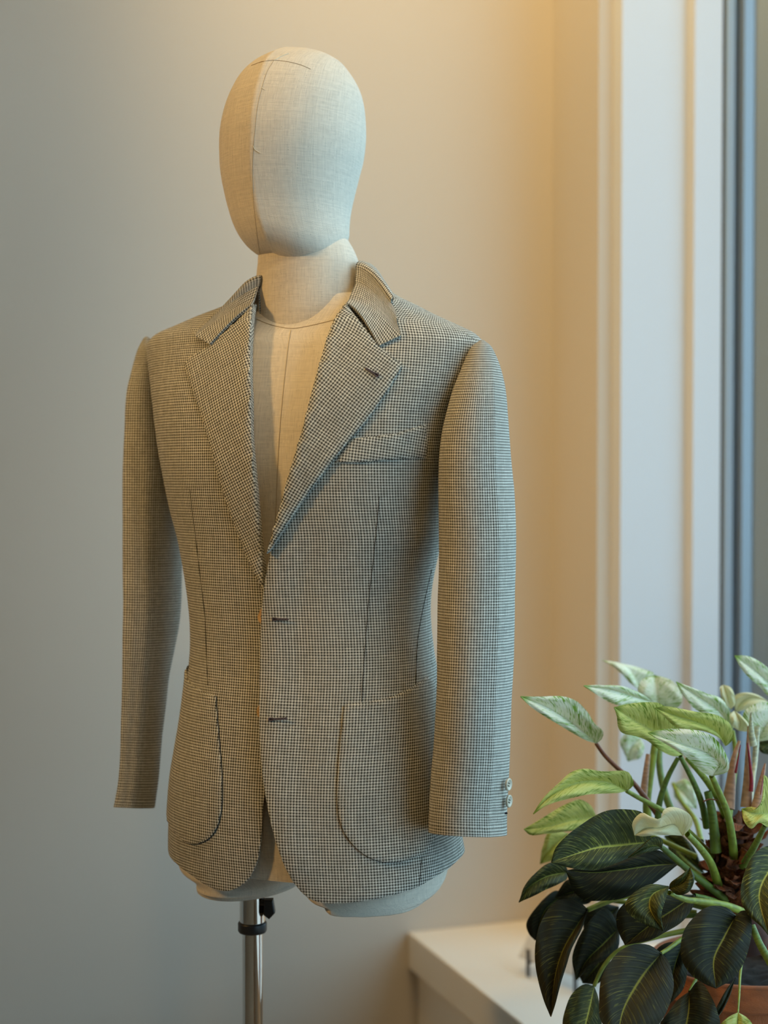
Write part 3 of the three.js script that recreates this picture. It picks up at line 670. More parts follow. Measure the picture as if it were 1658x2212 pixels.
  // ---- sleeves
  const sleeve = (cfg) => {
    const st = new Stack(cfg), n = st.keys.length - 1;
    const surf = (u, v) => { const th = (0.5 - u) * 2 * Math.PI, t = v * n, s = st.surf(th, t); return s.p.addScaledVector(s.n, soft(s.p) * 1.6 + (cfg.folds ? cfg.folds(th, v) : 0)); };
    const arcs = Array.from({ length: 97 }, (_, i) => st.arc((0.5 - i / 96) * 2 * Math.PI, n * 0.55)), arcAt = (u) => arcs[Math.round(u * 96)];
    const k0 = st.keys[0];
    const cap = gridSurface((u, v) => { const s = 1 - v; return st.point({ ...k0, a: k0.a * s, bf: k0.bf * s, bb: k0.bb * s, o: k0.o.clone().add(V3(0, 0.004 * (1 - s * s), 0)) }, (u - 0.5) * 2 * Math.PI); }, 72, 6, (u, v) => [u * 0.1, v * 0.02], 0, true);
    const body = gridSurface(surf, 96, 200, (u, v) => [arcAt(u) + 0.0009, st.v(v * n)], 0.003, true);
    return { st, mesh: piece('sleeve', mergeGeometries([body, cap]), M.cloth) };
  };
  const armRows = [742, 746, 752, 760, 772, 788, 808, 832, 860, 895, 935, 980, 1030, 1090, 1150, 1210, 1270, 1330, 1390, 1450, 1510, 1570, 1630, 1690, 1740, 1775, 1800];
  const nearArm = sleeve({
    rows: armRows, turn: TURN, shiftAlong: 'R', n: () => 2.1,
    centre: (py) => table([[740, 1.700], [900, 1.690], [1200, 1.682], [1500, 1.672], [1800, 1.668]])(py),
    XL: table([[736, 1040], [742, 1028], [750, 1019], [762, 1011], [780, 1003], [800, 995], [825, 985], [850, 976], [900, 963], [950, 954], [1000, 950], [1060, 949], [1170, 950], [1300, 946], [1400, 943], [1500, 940], [1600, 936], [1700, 931], [1760, 928], [1830, 924]]),
    XR: table([[736, 1042], [742, 1052], [750, 1060], [762, 1067], [780, 1075], [800, 1082], [825, 1089], [850, 1094], [900, 1099], [970, 1105], [1050, 1109], [1170, 1113], [1300, 1113], [1400, 1110], [1500, 1107], [1560, 1105], [1620, 1102], [1690, 1097], [1730, 1094], [1760, 1093], [1830, 1096]]),
    bf: table([[742, 0.018], [750, 0.028], [772, 0.046], [808, 0.060], [860, 0.070], [1000, 0.072], [1300, 0.064], [1500, 0.060], [1800, 0.056]]),
    bb: table([[742, 0.018], [750, 0.028], [772, 0.046], [808, 0.062], [860, 0.072], [1000, 0.075], [1300, 0.066], [1500, 0.06], [1800, 0.058]]),
    tiltF: table([[1000, 0], [1400, 0.06], [1800, 0.17]]), tiltL: table([[1000, 0], [1500, 0.0], [1800, 0.0]]),
    folds: (th, v) => 0.0016 * Math.exp(-(((th - 0.95) / 0.12) ** 2)) * sstep(v, 0.1, 0.4) + 0.0022 * Math.sin(v * 9 + th * 2) * sstep(v, 0.3, 0.7) * (1 - v) * 1.2,
  });
  sleeve({
    rows: armRows.map((y) => 734 + (y - 742) * (1744 - 734) / (1800 - 742)), turn: TURN, shiftAlong: 'R', n: () => 2.1,
    centre: (py) => table([[735, 1.872], [800, 1.888], [900, 1.892], [1200, 1.880], [1500, 1.860], [1745, 1.85]])(py),
    XL: table([[728, 316], [734, 307], [740, 303], [752, 297], [770, 291], [790, 286], [820, 279], [850, 273], [900, 269], [1000, 266], [1200, 265], [1300, 267], [1400, 267], [1500, 264], [1600, 259], [1650, 257], [1690, 254], [1720, 249], [1750, 243]]),
    XR: table([[728, 318], [734, 327], [740, 334], [752, 348], [770, 362], [790, 371], [820, 379], [850, 384], [900, 390], [1000, 394], [1100, 391], [1200, 394], [1270, 393], [1330, 388], [1400, 377], [1460, 365], [1520, 359], [1600, 352], [1680, 346], [1757, 335]]),
    bf: table([[734, 0.016], [742, 0.026], [765, 0.044], [800, 0.058], [860, 0.068], [1000, 0.070], [1300, 0.062], [1500, 0.056], [1745, 0.050]]),
    bb: table([[734, 0.016], [742, 0.026], [765, 0.044], [800, 0.060], [860, 0.070], [1000, 0.072], [1300, 0.064], [1500, 0.056], [1745, 0.050]]),
    tiltF: table([[1000, 0], [1400, 0.06], [1745, 0.19]]), tiltL: () => 0,
    folds: (th, v) => 0.0022 * Math.exp(-(((th + 0.35) / 0.16) ** 2)) * sstep(v, 0.1, 0.35) - 0.002 * Math.exp(-(((th - 0.3) / 0.25) ** 2)) * sstep(v, 0.3, 0.5) + 0.002 * Math.sin(v * 11 - th * 2.5) * sstep(v, 0.3, 0.7) * (1 - v) * 1.3,
  });
  // ---- pockets
  const farPocket = [...lineOn(onShell, [...smooth(k4([[385, 520], [375, 560], [384, 590], [405, 612], [455, 640], [515, 661]]), 8), ...smooth(k4([[516, 664], [530, 850], [545, 1050], [543, 1200], [520, 1290], [478, 1340], [420, 1362], [370, 1352], [340, 1320]]), 8)], 8)];
  const lowF = farPocket.at(-1), topF = farPocket[0];
  farPocket.push([Math.min(lowF[0], topF[0]) - 0.10, lowF[1] - 0.3], [Math.min(lowF[0], topF[0]) - 0.10, topF[1] + 0.3]);
  const openF = topF[1];
  piece('patch_pocket', clothPatch(farPocket, shellSurf, DU * 0.8, DV * 0.8, (th, t) => 0.0058 + 0.006 * Math.exp(-Math.max(0, t - openF) / 0.5) * sstep(-th, 50 * D, 85 * D), () => 0.0032, uvShell, 0.6), M.cloth, 'rounded patch pocket on the far side');
  const nearPocket = lineOn(onShell, [...smooth(k5([[555, 880], [650, 865], [750, 850], [850, 820], [960, 765], [1040, 710]]), 8), ...[[938, 1475], [948, 1560], [952, 1650], [950, 1740], [940, 1805], [912, 1843]], ...smooth(k5([[880, 1795], [800, 1797], [720, 1780], [640, 1730], [570, 1650], [530, 1560], [515, 1450], [515, 1300], [525, 1150], [540, 1000], [553, 884]]), 8)], 8);
  piece('patch_pocket', clothPatch(nearPocket, shellSurf, DU * 0.8, DV * 0.8, (th, t) => liftN(th, t) + 0.0028, (th, t) => liftN(th, t) + 0.0002, uvShell, 0.6), M.cloth, 'rounded patch pocket on the near side');
  const welt = lineOn(onShell, [[759, 948], [800, 944], [831, 940], [855, 936], [882, 927], [915, 917], [919, 952], [918, 988], [880, 989], [831, 992], [795, 997], [727, 999]], 8);
  const weltUv = (th, t) => { const [u, v] = shell.uv(th, t), a = 0.12; return [u * Math.cos(a) - v * Math.sin(a), u * Math.sin(a) + v * Math.cos(a)]; };
  piece('breast_pocket', clothPatch(welt, shellSurf, DU * 0.8, DV * 0.8, (th, t) => liftN(th, t) + 0.0022, (th, t) => liftN(th, t) + 0.0002, weltUv, 0.5));
  // ---- seams, as fine sunken threads
  const sew = (name, pts, off, r = 0.00045, m = M.seamDark) => {
    const w = pathOn(onShell, pts, 9).map(([th, t]) => { const s = shellSurf(th, t); return s.p.addScaledVector(s.n, off(th, t)); });
    if (w.length > 2) piece(name, tube(w, r, 5), m);
  };
  sew('dart_seam', k2([[493, 1430], [505, 1560], [530, 1750], [556, 1950], [585, 2212]]), () => 0.0031);
  sew('dart_seam', [[441, 1340], [443, 1400], [447, 1480]], () => 0.0031, 0.0004);
  sew('dart_seam', k3([[597, 1470], [585, 1620], [567, 1800], [545, 2000], [530, 2150]]), (th, t) => liftN(th, t) + 0.0001, 0.0004);
  sew('dart_seam', [[792, 1317], [786, 1400], [781, 1470], [779, 1516]], (th, t) => liftN(th, t) + 0.0001, 0.0004);
  sew('side_seam', [[932, 1230], [912, 1330], [902, 1390], [897, 1480]], (th, t) => liftN(th, t) + 0.0001, 0.0004);
  sew('side_seam', [[909, 1850], [906, 1880], [903, 1914]], (th, t) => liftN(th, t) + 0.0001, 0.0004);
  sew('pocket_seam', k4([[516, 664], [530, 850], [545, 1050], [543, 1200], [520, 1290], [478, 1340], [420, 1362], [372, 1352]]), () => 0.0034, 0.0006);
  sew('pocket_seam', k5([[555, 882], [540, 1000], [525, 1150], [515, 1300], [515, 1450], [530, 1560], [570, 1650], [640, 1730], [720, 1780], [800, 1797], [880, 1795]]), (th, t) => liftN(th, t) + 0.0004, 0.0006);
  sew('shoulder_seam', [[866, 649], [886, 658], [920, 676], [960, 697], [1000, 718], [1028, 735]], (th) => 0.0032, 0.0006, M.cloth);
  // ---- buttonholes: a corded ring round a dark slit
  const hole = (a, b, off, eye = 'a') => {
    const dir = [b[0] - a[0], b[1] - a[1]], l = Math.hypot(...dir), n = [-dir[1] / l, dir[0] / l];
    const w = (s) => (s < 0.3 ? 2.7 - 4 * Math.abs(s - 0.12) : 1.5 - 0.5 * s);
    const pts = [];
    for (let i = 0; i <= 10; i++) { const s = i / 10; pts.push([a[0] + dir[0] * s + n[0] * w(s), a[1] + dir[1] * s + n[1] * w(s)]); }
    for (let i = 10; i >= 0; i--) { const s = i / 10; pts.push([a[0] + dir[0] * s - n[0] * w(s), a[1] + dir[1] * s - n[1] * w(s)]); }
    const lift = (p, o) => { const s = shellSurf(...p); return s.p.addScaledVector(s.n, o); };
    const pr = pts.map(([x, y]) => onLifted(x, y)), o = off(pr[0][0], pr[0][1]);
    const h = piece('buttonhole', tube(pr.map((p) => lift(p, o + 0.0002)), 0.0007, 6, true, 60), M.holeThread);
    const g = clothPatch(pr, shellSurf, DU / 4, DV / 4, () => o + 0.0003, () => o - 0.0002, (x, y) => [x, y]);
    const slit = add(h, 'slit', into(g, h), M.holeSlit, 'dark slit of the buttonhole');
    return h;
  };
  hole([592, 1337], [625, 1337.5], (th, t) => liftN(th, t) + 0.0006);
  hole([584, 1554], [622, 1552], (th, t) => liftN(th, t) + 0.0006);
  hole([816, 819], [791, 804], (th, t) => liftN(th, t) + 0.0056);
  // ---- buttons
  const buttonShape = (r) => {
    const g = new THREE.LatheGeometry([[0, 0.0022], [r * 0.55, 0.0022], [r * 0.68, 0.0030], [r * 0.90, 0.0034], [r, 0.0024], [r * 0.94, 0.0006], [r * 0.7, 0], [0, 0]].map(([x, y]) => new THREE.Vector2(x, y)), 36);
    return g;
  };
  const holes = (r) => mergeGeometries([0, 1, 2, 3].map((k) => { const g = new THREE.CylinderGeometry(r * 0.10, r * 0.10, 0.0004, 10); g.translate((k % 2 ? 1 : -1) * r * 0.2, 0.00235, (k < 2 ? 1 : -1) * r * 0.2); return g; }));
  const button = (p, n, r, m, spin = 0) => {
    const b = add(coat, 'button', buttonShape(r), m, m === M.hornButton ? 'amber horn button' : 'pale cuff button');
    b.position.copy(p).sub(COAT);
    b.quaternion.setFromUnitVectors(V3(0, 1, 0), n.clone().normalize()).multiply(new THREE.Quaternion().setFromAxisAngle(V3(0, 1, 0), spin));
    add(b, 'thread_holes', holes(r), M.seamDark);
    return b;
  };
  // front buttons hang by their thread shanks, half under the edge of the other panel
  for (const [px, py, tilt] of [[570, 1331, V3(-0.75, 0.25, 0.15)], [571, 1537, V3(-0.10, 0.05, 0.1)]]) {
    const s = shellSurf(...onShell(px, py));
    button(s.p.clone().addScaledVector(s.n, 0.0034), s.n.clone().addScaledVector(rH, tilt.x).add(V3(0, tilt.y, 0)), 0.0085, M.hornButton);
  }
  for (const [px, py] of [[1086, 1694], [1087, 1730]]) {
    // on the far edge of the near sleeve, facing the window
    const st = nearArm.st, c = st.caster(0), q = c(px, py), s = st.surf(...q);
    const n = s.n.clone().lerp(rH, 0.5).normalize();
    button(s.p.clone().addScaledVector(s.n, 0.001).addScaledVector(rH, 0.003), n.addScaledVector(fH, -0.35), 0.0068, M.cuffButton, 0.4);
  }
  {
    const st = nearArm.st, q = st.caster(0)(1089, 1757), s = st.surf(...q);
    const g = new THREE.CapsuleGeometry(0.0011, 0.005, 3, 8); g.rotateZ(Math.PI / 2);
    const b = piece('cuff_buttonhole', new THREE.BufferGeometry().copy(g).translate(s.p.x, s.p.y, s.p.z), M.holeSlit);
  }
}

// ---------------------------------------------------------------- the card on its little stand
{
  const Y = SILL + 0.0005, a = onY(1140, 2111, Y), b = onY(1242, 2147, Y), along = b.clone().sub(a).setY(0).normalize(), n = V3(along.z, 0, -along.x);
  if (n.x > 0) n.negate();                                            // n looks into the room, the stand leans the other way
  const backw = n.clone().negate(), H = 0.042;
  const st = thing('card_stand', 'black wire card stand on the white ledge behind the plant', 'stand', a.clone());
  const bar = (p, q, r) => { const d = q.clone().sub(p), g = new THREE.CapsuleGeometry(r, d.length() - 2 * r, 3, 10); g.applyQuaternion(new THREE.Quaternion().setFromUnitVectors(V3(0, 1, 0), d.normalize())); g.translate((p.x + q.x) / 2, (p.y + q.y) / 2, (p.z + q.z) / 2); return g; };
  const up = (p, h) => p.clone().add(V3(0, h, 0));
  for (const p of [a, b]) {
    for (const s of [-0.0022, 0.0022]) { const q = p.clone().addScaledVector(along, s); add(st, 'prong', into(bar(q, up(q, H), 0.0014), st), M.wire); }
    add(st, 'shelf_bar', into(bar(up(p, 0.020).addScaledVector(along, -0.0022), up(p, 0.020).addScaledVector(backw, 0.028), 0.0013), st), M.wire);
    add(st, 'back_leg', into(bar(up(p, 0.020).addScaledVector(backw, 0.028), p.clone().addScaledVector(backw, 0.065).setY(Y + 0.0014), 0.0013), st), M.wire);
    add(st, 'back_rest', into(bar(up(p, 0.020).addScaledVector(backw, 0.028), up(p, 0.085).addScaledVector(backw, 0.075), 0.0013), st), M.wire);
  }
  add(st, 'cross_bar', into(bar(up(a, 0.020).addScaledVector(backw, 0.022), up(b, 0.020).addScaledVector(backw, 0.022), 0.0013), st), M.wire);
  const lean = backw.clone().multiplyScalar(0.60).add(V3(0, 0.80, 0)).normalize(), W = 0.15, HT = 0.105, T = 0.003;
  const c0 = up(a, 0.0228).addScaledVector(backw, 0.004).addScaledVector(along, -0.024);
  const g = new RoundedBoxGeometry(W, HT, T, 2, 0.0008);
  const m = new THREE.Matrix4().makeBasis(along, lean, along.clone().cross(lean)).setPosition(c0.clone().addScaledVector(along, W / 2).addScaledVector(lean, HT / 2).addScaledVector(n, 0.0));
  const cd = add(scene, 'display_card', g, M.card);
  m.decompose(cd.position, cd.quaternion, cd.scale);
  Object.assign(cd.userData, { label: 'blank pale grey card leaning back on the wire stand', category: 'card' });
}

// ---------------------------------------------------------------- the plant
function leafTexture(style, s0) {
  const N = 512;
  const S = {
    dark: { base: [33, 35, 21], alt: [54, 56, 28], line: [142, 146, 62], mid: [146, 150, 62], streak: 0.12, lines: 0.85, rib: 0.8, heart: 0.05 },
    dusk: { base: [46, 43, 25], alt: [30, 31, 18], line: [150, 142, 58], mid: [156, 150, 60], streak: 0.24, lines: 0.92, rib: 0.9, heart: 0.12 },
    lined: { base: [48, 54, 28], alt: [104, 112, 42], line: [214, 208, 106], mid: [212, 204, 92], streak: 0.34, lines: 0.95, rib: 1.1, heart: 0.55 },
    lime: { base: [222, 222, 128], alt: [128, 152, 44], line: [240, 236, 180], mid: [226, 224, 140], streak: 0.34, lines: 0.85, rib: 0.5, heart: 0 },
    cream: { base: [252, 252, 232], alt: [140, 178, 58], line: [252, 252, 240], mid: [240, 244, 200], streak: 0.36, lines: 0.55, rib: 0.4, heart: 0 },
    pale: { base: [248, 243, 208], alt: [224, 224, 160], line: [250, 246, 224], mid: [240, 236, 196], streak: 0.16, lines: 0.35, rib: 0.4, heart: 0 },
  }[style];
  return texture(N, N, (x, y) => {
    const w = Math.abs(x / N - 0.5) * 2, side = x < N / 2 ? 0 : 100, s = y / N;
    const q = s - 0.30 * Math.pow(w, 1.25) + 0.10 * w * w * s;         // a lateral vein keeps one q
    const fine = tileNoise(q * 130, w * 6 + side, 1000, s0) * 0.6 + tileNoise(q * 240, w * 9 + side, 3000, s0 + 1) * 0.4;
    const broad = tileNoise(q * 11, w * 2.2 + side, 1000, s0 + 2);
    const patch = tileNoise(q * 26, w * 3.2 + side, 1000, s0 + 4);
    let k = sstep(fine * 0.95 + broad * 0.3 + patch * 0.15 + (S.base[0] > 100 ? 0.12 * w : 0), 1.18 - S.streak, 1.42 - S.streak);
    const tipGreen = style === 'cream' || style === 'lime' ? 0.8 * sstep(s, 0.86, 0.98) : 0;
    k = Math.max(k, tipGreen);
    const veins = q * 13 + tileNoise(q * 5, side, 100, s0 + 7) * 0.9, v = Math.abs(veins - Math.round(veins));
    const on = (1 - sstep(v, 0.012, 0.06 * (1.1 - w * 0.6))) * (0.2 + 0.8 * tileNoise(q * 40, w * 5 + side, 1000, s0 + 5)) * S.lines * (1 - 0.5 * w);
    const thin = sstep(tileNoise(q * 120, w * 3 + side, 3000, s0 + 9), 0.78, 0.90) * 0.6 * S.lines * (style === 'cream' || style === 'pale' ? 0.3 : 1);
    const rib = (1 - sstep(w, 0.015 * S.rib, 0.075 * S.rib * (1.25 - s))) * 0.9;
    const grain = 1 + 0.10 * (hash(x, y, s0) - 0.5);
    return [0, 1, 2].map((c) => {
      let val = lerp(lerp(S.base[c], S.alt[c], k), S.line[c], S.heart * Math.exp(-w * 2.6) * (0.35 + 0.65 * fine) * (1 - 0.6 * s));
      val = lerp(val, S.line[c], Math.max(on, thin) * 0.85);
      val = lerp(val, S.mid[c], rib);
      return val * grain;
    });
  }, { srgb: true });
}
const leafBump = texture(256, 256, (x, y) => {
  const w = Math.abs(x / 256 - 0.5) * 2, s = y / 256, q = s - 0.30 * Math.pow(w, 1.25) + 0.10 * w * w * s, v = Math.abs(q * 13 - Math.round(q * 13));
  const h = 150 - 90 * (1 - sstep(v, 0.0, 0.22)) - 120 * (1 - sstep(w, 0.0, 0.08)) + 20 * tileNoise(x / 4, y / 4, 64, 3);
  return [h, h, h];
});
const leafMaterial = (style, s0, through, rough) => phys({ color: 0xffffff, map: leafTexture(style, s0), bumpMap: leafBump, bumpScale: 0.0004, roughness: rough, specularIntensity: 0.4, transmission: through, thickness: 0 });
const LEAF = {
  dark: [leafMaterial('dark', 3, 0.06, 0.55), leafMaterial('dark', 71, 0.06, 0.55)],
  dusk: [leafMaterial('dusk', 13, 0.08, 0.58), leafMaterial('dusk', 43, 0.08, 0.58)],
  lined: [leafMaterial('lined', 23, 0.15, 0.55), leafMaterial('lined', 91, 0.15, 0.55)],
  lime: [leafMaterial('lime', 33, 0.3, 0.55), leafMaterial('lime', 83, 0.3, 0.55)],
  cream: [leafMaterial('cream', 53, 0.35, 0.55), leafMaterial('cream', 63, 0.35, 0.55)],
  pale: [leafMaterial('pale', 73, 0.4, 0.6)],
};
const fibre = texture(256, 256, (x, y) => { const n = tileNoise(x / 3, y / 40, 86, 4), m = tileNoise(x / 14, y / 14, 18, 6), l = 0.65 + 0.5 * n * m + 0.25 * m; return [132 * l, 72 * l, 38 * l]; }, { srgb: true });
const stemTex = (c, e) => texture(128, 128, (x, y) => { const n = tileNoise(x / 4, y / 30, 32, e) - 0.5, l = 1 + 0.28 * n; return [c[0] * l, c[1] * l, c[2] * l]; }, { srgb: true });
const STEM = {
  green: phys({ color: 0xffffff, map: stemTex([138, 152, 54], 1), roughness: 0.5, transmission: 0.08, thickness: 0 }),
  deep: phys({ color: 0xffffff, map: stemTex([100, 122, 48], 2), roughness: 0.5 }),
  red: phys({ color: 0xffffff, map: stemTex([124, 74, 50], 3), roughness: 0.5 }),
  pink: phys({ color: 0xffffff, map: stemTex([190, 148, 120], 4), roughness: 0.55, transmission: 0.1, thickness: 0 }),
  crimson: phys({ color: 0xffffff, map: stemTex([140, 20, 36], 5), roughness: 0.5 }),
  cream: phys({ color: 0xffffff, map: stemTex([226, 220, 186], 6), roughness: 0.55, transmission: 0.25, thickness: 0 }),
  husk: std({ color: 0xffffff, map: fibre, roughness: 0.85 }),
  bark: std({ color: new THREE.Color(0.30, 0.24, 0.20), map: fibre, roughness: 0.9 }),
};
const k6 = crop(1100, 1380, 2.971), k7 = crop(1100, 1750, 2.971);
const POTC = at(1600, 2070, 1.84);
const plant = thing('variegated_plant', 'leafy houseplant with green and cream striped leaves on the ledge by the window', 'plant', V3(POTC.x, POTC.y - 0.02, POTC.z));
const TRUNK = 1.82;
{
  const run = (pts) => { const c = new THREE.CatmullRomCurve3(pts.map(([x, y]) => V3(x, y, 0)), false, 'centripetal'); return (s) => { const p = c.getPointAt(clamp(s, 0, 1)); return [p.x, p.y]; }; };
  let nth = 0;
  // mid, left, right: pixel lines from the leaf's base to its tip; d0, d1: distances of base and tip; el, er: how much nearer the edges lie; stalk: [pixels, distance at its foot, radius in pixels, kind]
  const leaf = (style, cropOf, mid, left, right, [d0, d1, el, er, bow = 0.004], stalk) => {
    const C = run(cropOf(mid)), A = run(cropOf(left)), B = run(cropOf(right)), k = nth++;
    const f = (u, v) => {
      const w = u * 2 - 1, q = Math.abs(w), e = w < 0 ? A(v) : B(v), c = C(v);
      const x = lerp(c[0], e[0], q), y = lerp(c[1], e[1], q), up = w < 0 ? el : er;
      const d = lerp(d0, d1, v) - 0.006 * Math.sin(Math.PI * v) - up * Math.sin(q * Math.PI / 2) * Math.sin(Math.PI * Math.min(1, v * 0.92 + 0.06)) - bow * Math.sin(Math.PI * q) * Math.sin(Math.PI * clamp(v, 0.02, 0.98))
        + 0.0012 * Math.sin(q * 9 + v * 16 + k) * q * Math.sin(Math.PI * v);
      return at(x, y, d);
    };
    const M2 = LEAF[style], m = add(plant, 'leaf', into(gridSurface(f, 16, 30, (u, v) => [u, v], 0.0005), plant), M2[k % M2.length]);
    if (stalk) {
      const [pts, d2, r, kind = 'green', crop2 = cropOf] = stalk, S = run(crop2(pts)), P = [];
      for (let i = 0; i <= 8; i++) P.push(at(...S(i / 8), lerp(d0, d2, i / 8) + 0.001));
      add(m, 'petiole', into(taper(P, r * 0.7 / FPX * d0, r * 1.1 / FPX * d2, 10, 20), plant), STEM[kind]);
    }
    return m;
  };
  // upper leaves
  leaf('cream', k6, [[555, 670], [480, 600], [350, 505], [200, 420], [70, 370]], [[555, 670], [592, 640], [600, 592], [545, 545], [500, 470], [430, 400], [350, 372], [200, 370], [70, 370]], [[555, 670], [500, 655], [400, 600], [250, 510], [130, 430], [70, 370]], [1.82, 1.75, 0.006, 0.012], [[[555, 670], [620, 760], [700, 835], [790, 920], [900, 1060], [1000, 1200]], TRUNK, 6, 'red']);
  leaf('cream', k6, [[840, 330], [800, 240], [750, 178], [690, 150], [595, 138]], [[840, 330], [780, 290], [720, 225], [660, 175], [595, 138]], [[840, 330], [905, 262], [928, 224], [850, 190], [770, 168], [595, 138]], [1.99, 1.98, 0.01, -0.012]);
  leaf('cream', k6, [[918, 410], [800, 372], [650, 325], [475, 301]], [[918, 410], [870, 370], [800, 330], [720, 305], [600, 298], [475, 301]], [[918, 410], [800, 427], [700, 425], [620, 395], [540, 345], [475, 301]], [1.87, 1.80, 0.004, 0.010], [[[918, 410], [940, 560], [930, 690], [905, 860], [880, 1080], [900, 1260]], TRUNK + 0.02, 9, 'green']);
  leaf('cream', k6, [[960, 440], [950, 350], [930, 232]], [[960, 440], [880, 400], [822, 330], [850, 262], [930, 232]], [[960, 440], [1060, 450], [1107, 400], [1090, 315], [1030, 262], [930, 232]], [1.93, 1.93, 0.012, 0.006], [[[960, 440], [970, 600], [960, 800], [1000, 1000], [1080, 1200]], TRUNK + 0.03, 8, 'deep']);
  leaf('cream', k6, [[1430, 590], [1350, 470], [1220, 375], [1068, 275]], [[1430, 590], [1440, 520], [1400, 440], [1350, 380], [1250, 345], [1130, 300], [1068, 275]], [[1430, 590], [1380, 545], [1330, 510], [1250, 482], [1190, 450], [1140, 395], [1095, 335], [1068, 275]], [1.87, 1.83, 0.004, 0.008], [[[1430, 590], [1450, 750], [1430, 950], [1400, 1200]], TRUNK, 7, 'green']);
  leaf('lime', k6, [[1110, 752], [1000, 650], [880, 570], [760, 500], [670, 440]], [[1110, 752], [1090, 600], [1050, 490], [990, 430], [950, 410], [850, 408], [740, 420], [670, 440]], [[1110, 752], [1040, 750], [960, 710], [880, 650], [800, 622], [720, 600], [696, 560], [688, 500], [670, 440]], [1.81, 1.75, 0.002, 0.012], [[[1080, 765], [1010, 900], [960, 1060], [950, 1200]], TRUNK, 7, 'deep']);
  leaf('lime', k6, [[1385, 687], [1330, 600], [1200, 535], [1070, 495], [933, 444]], [[1385, 687], [1420, 660], [1432, 610], [1415, 550], [1370, 510], [1300, 480], [1200, 470], [1100, 450], [1000, 432], [933, 444]], [[1385, 687], [1340, 632], [1250, 592], [1150, 580], [1080, 570], [1035, 540], [980, 490], [933, 444]], [1.79, 1.75, 0.004, 0.008]);
  leaf('cream', k6, [[1300, 880], [1345, 800], [1290, 745], [1150, 690], [1000, 640], [888, 603]], [[1300, 880], [1400, 850], [1405, 790], [1385, 735], [1355, 680], [1300, 625], [1200, 590], [1100, 578], [960, 583], [888, 603]], [[1300, 880], [1240, 858], [1180, 800], [1110, 740], [1050, 700], [960, 650], [888, 603]], [1.74, 1.70, 0.004, 0.010], [[[1296, 880], [1350, 1000], [1400, 1130], [1430, 1300], [1440, 1420]], TRUNK - 0.02, 9, 'green']);
  leaf('lime', k6, [[752, 976], [640, 925], [480, 915], [330, 965], [220, 1045], [152, 1125]], [[752, 976], [796, 935], [780, 880], [755, 850], [700, 846], [600, 850], [480, 835], [400, 855], [310, 930], [220, 1020], [152, 1125]], [[752, 976], [700, 987], [600, 992], [480, 1002], [350, 1032], [230, 1072], [152, 1125]], [1.77, 1.70, 0.002, 0.012], [[[752, 976], [850, 1032], [980, 1102], [1150, 1240], [1300, 1400]], TRUNK, 7, 'green']);
  leaf('lime', k6, [[555, 1140], [400, 1165], [250, 1205], [93, 1222]], [[555, 1140], [520, 1070], [450, 1030], [400, 1045], [290, 1100], [180, 1170], [93, 1222]], [[555, 1140], [530, 1190], [440, 1225], [350, 1235], [220, 1252], [130, 1256], [93, 1222]], [1.87, 1.82, 0.002, 0.010], [[[555, 1140], [700, 1180], [900, 1260], [1200, 1400]], TRUNK + 0.02, 6, 'green']);
  leaf('lime', k7, [[380, 150], [290, 225], [196, 345]], [[380, 150], [260, 135], [215, 230], [196, 345]], [[380, 150], [390, 220], [300, 310], [196, 345]], [1.95, 1.95, 0.006, 0.006]);
  leaf('pale', k6, [[1112, 1262], [1055, 1190], [960, 1212], [870, 1215], [803, 1260]], [[1112, 1262], [1172, 1190], [1165, 1140], [1125, 1105], [1045, 1080], [990, 1095], [965, 1155], [900, 1140], [850, 1117], [788, 1180], [803, 1260]], [[1112, 1262], [1000, 1257], [900, 1262], [850, 1266], [803, 1260]], [1.71, 1.69, 0.018, 0.006], [[[1140, 155], [1220, 240], [1290, 340], [1340, 480]], TRUNK - 0.02, 9, 'green', k7]);
  leaf('cream', k6, [[1790, 390], [1658, 275], [1560, 190], [1443, 108]], [[1790, 390], [1760, 250], [1658, 185], [1590, 140], [1520, 108], [1443, 108]], [[1790, 390], [1658, 362], [1610, 312], [1550, 260], [1480, 180], [1443, 108]], [1.90, 1.86, 0.004, 0.010]);
  leaf('pale', k6, [[1420, 455], [1400, 380], [1372, 294]], [[1420, 455], [1375, 410], [1352, 350], [1350, 308], [1372, 294]], [[1420, 455], [1446, 420], [1440, 350], [1415, 308], [1372, 294]], [1.88, 1.87, 0.004, 0.004]);
  leaf('pale', k6, [[1450, 470], [1500, 400], [1560, 375], [1660, 400]], [[1450, 470], [1440, 370], [1500, 345], [1580, 355], [1660, 400]], [[1450, 470], [1520, 455], [1590, 440], [1660, 400]], [1.92, 1.92, 0.004, 0.004]);
  leaf('cream', k6, [[1590, 660], [1640, 560], [1700, 480], [1740, 430]], [[1590, 660], [1510, 560], [1500, 475], [1560, 425], [1660, 405], [1740, 430]], [[1590, 660], [1680, 640], [1750, 560], [1740, 430]], [1.86, 1.86, 0.010, 0.004], [[[1590, 655], [1580, 760], [1560, 900], [1530, 1150]], TRUNK, 6, 'cream']);
  leaf('pale', k6, [[1470, 590], [1480, 530], [1440, 460]], [[1470, 590], [1430, 560], [1412, 490], [1440, 460]], [[1470, 590], [1530, 592], [1535, 550], [1490, 495], [1440, 460]], [1.85, 1.85, 0.006, 0.006]);
  leaf('lined', k6, [[1760, 700], [1680, 680], [1587, 672]], [[1760, 700], [1720, 640], [1640, 645], [1587, 672]], [[1760, 700], [1700, 740], [1620, 730], [1587, 672]], [1.90, 1.88, 0.006, 0.006]);
  leaf('cream', k6, [[840, 640], [790, 690], [760, 785]], [[840, 640], [760, 600], [712, 650], [735, 730], [760, 785]], [[840, 640], [862, 690], [840, 760], [760, 785]], [2.02, 2.02, 0.006, 0.006]);
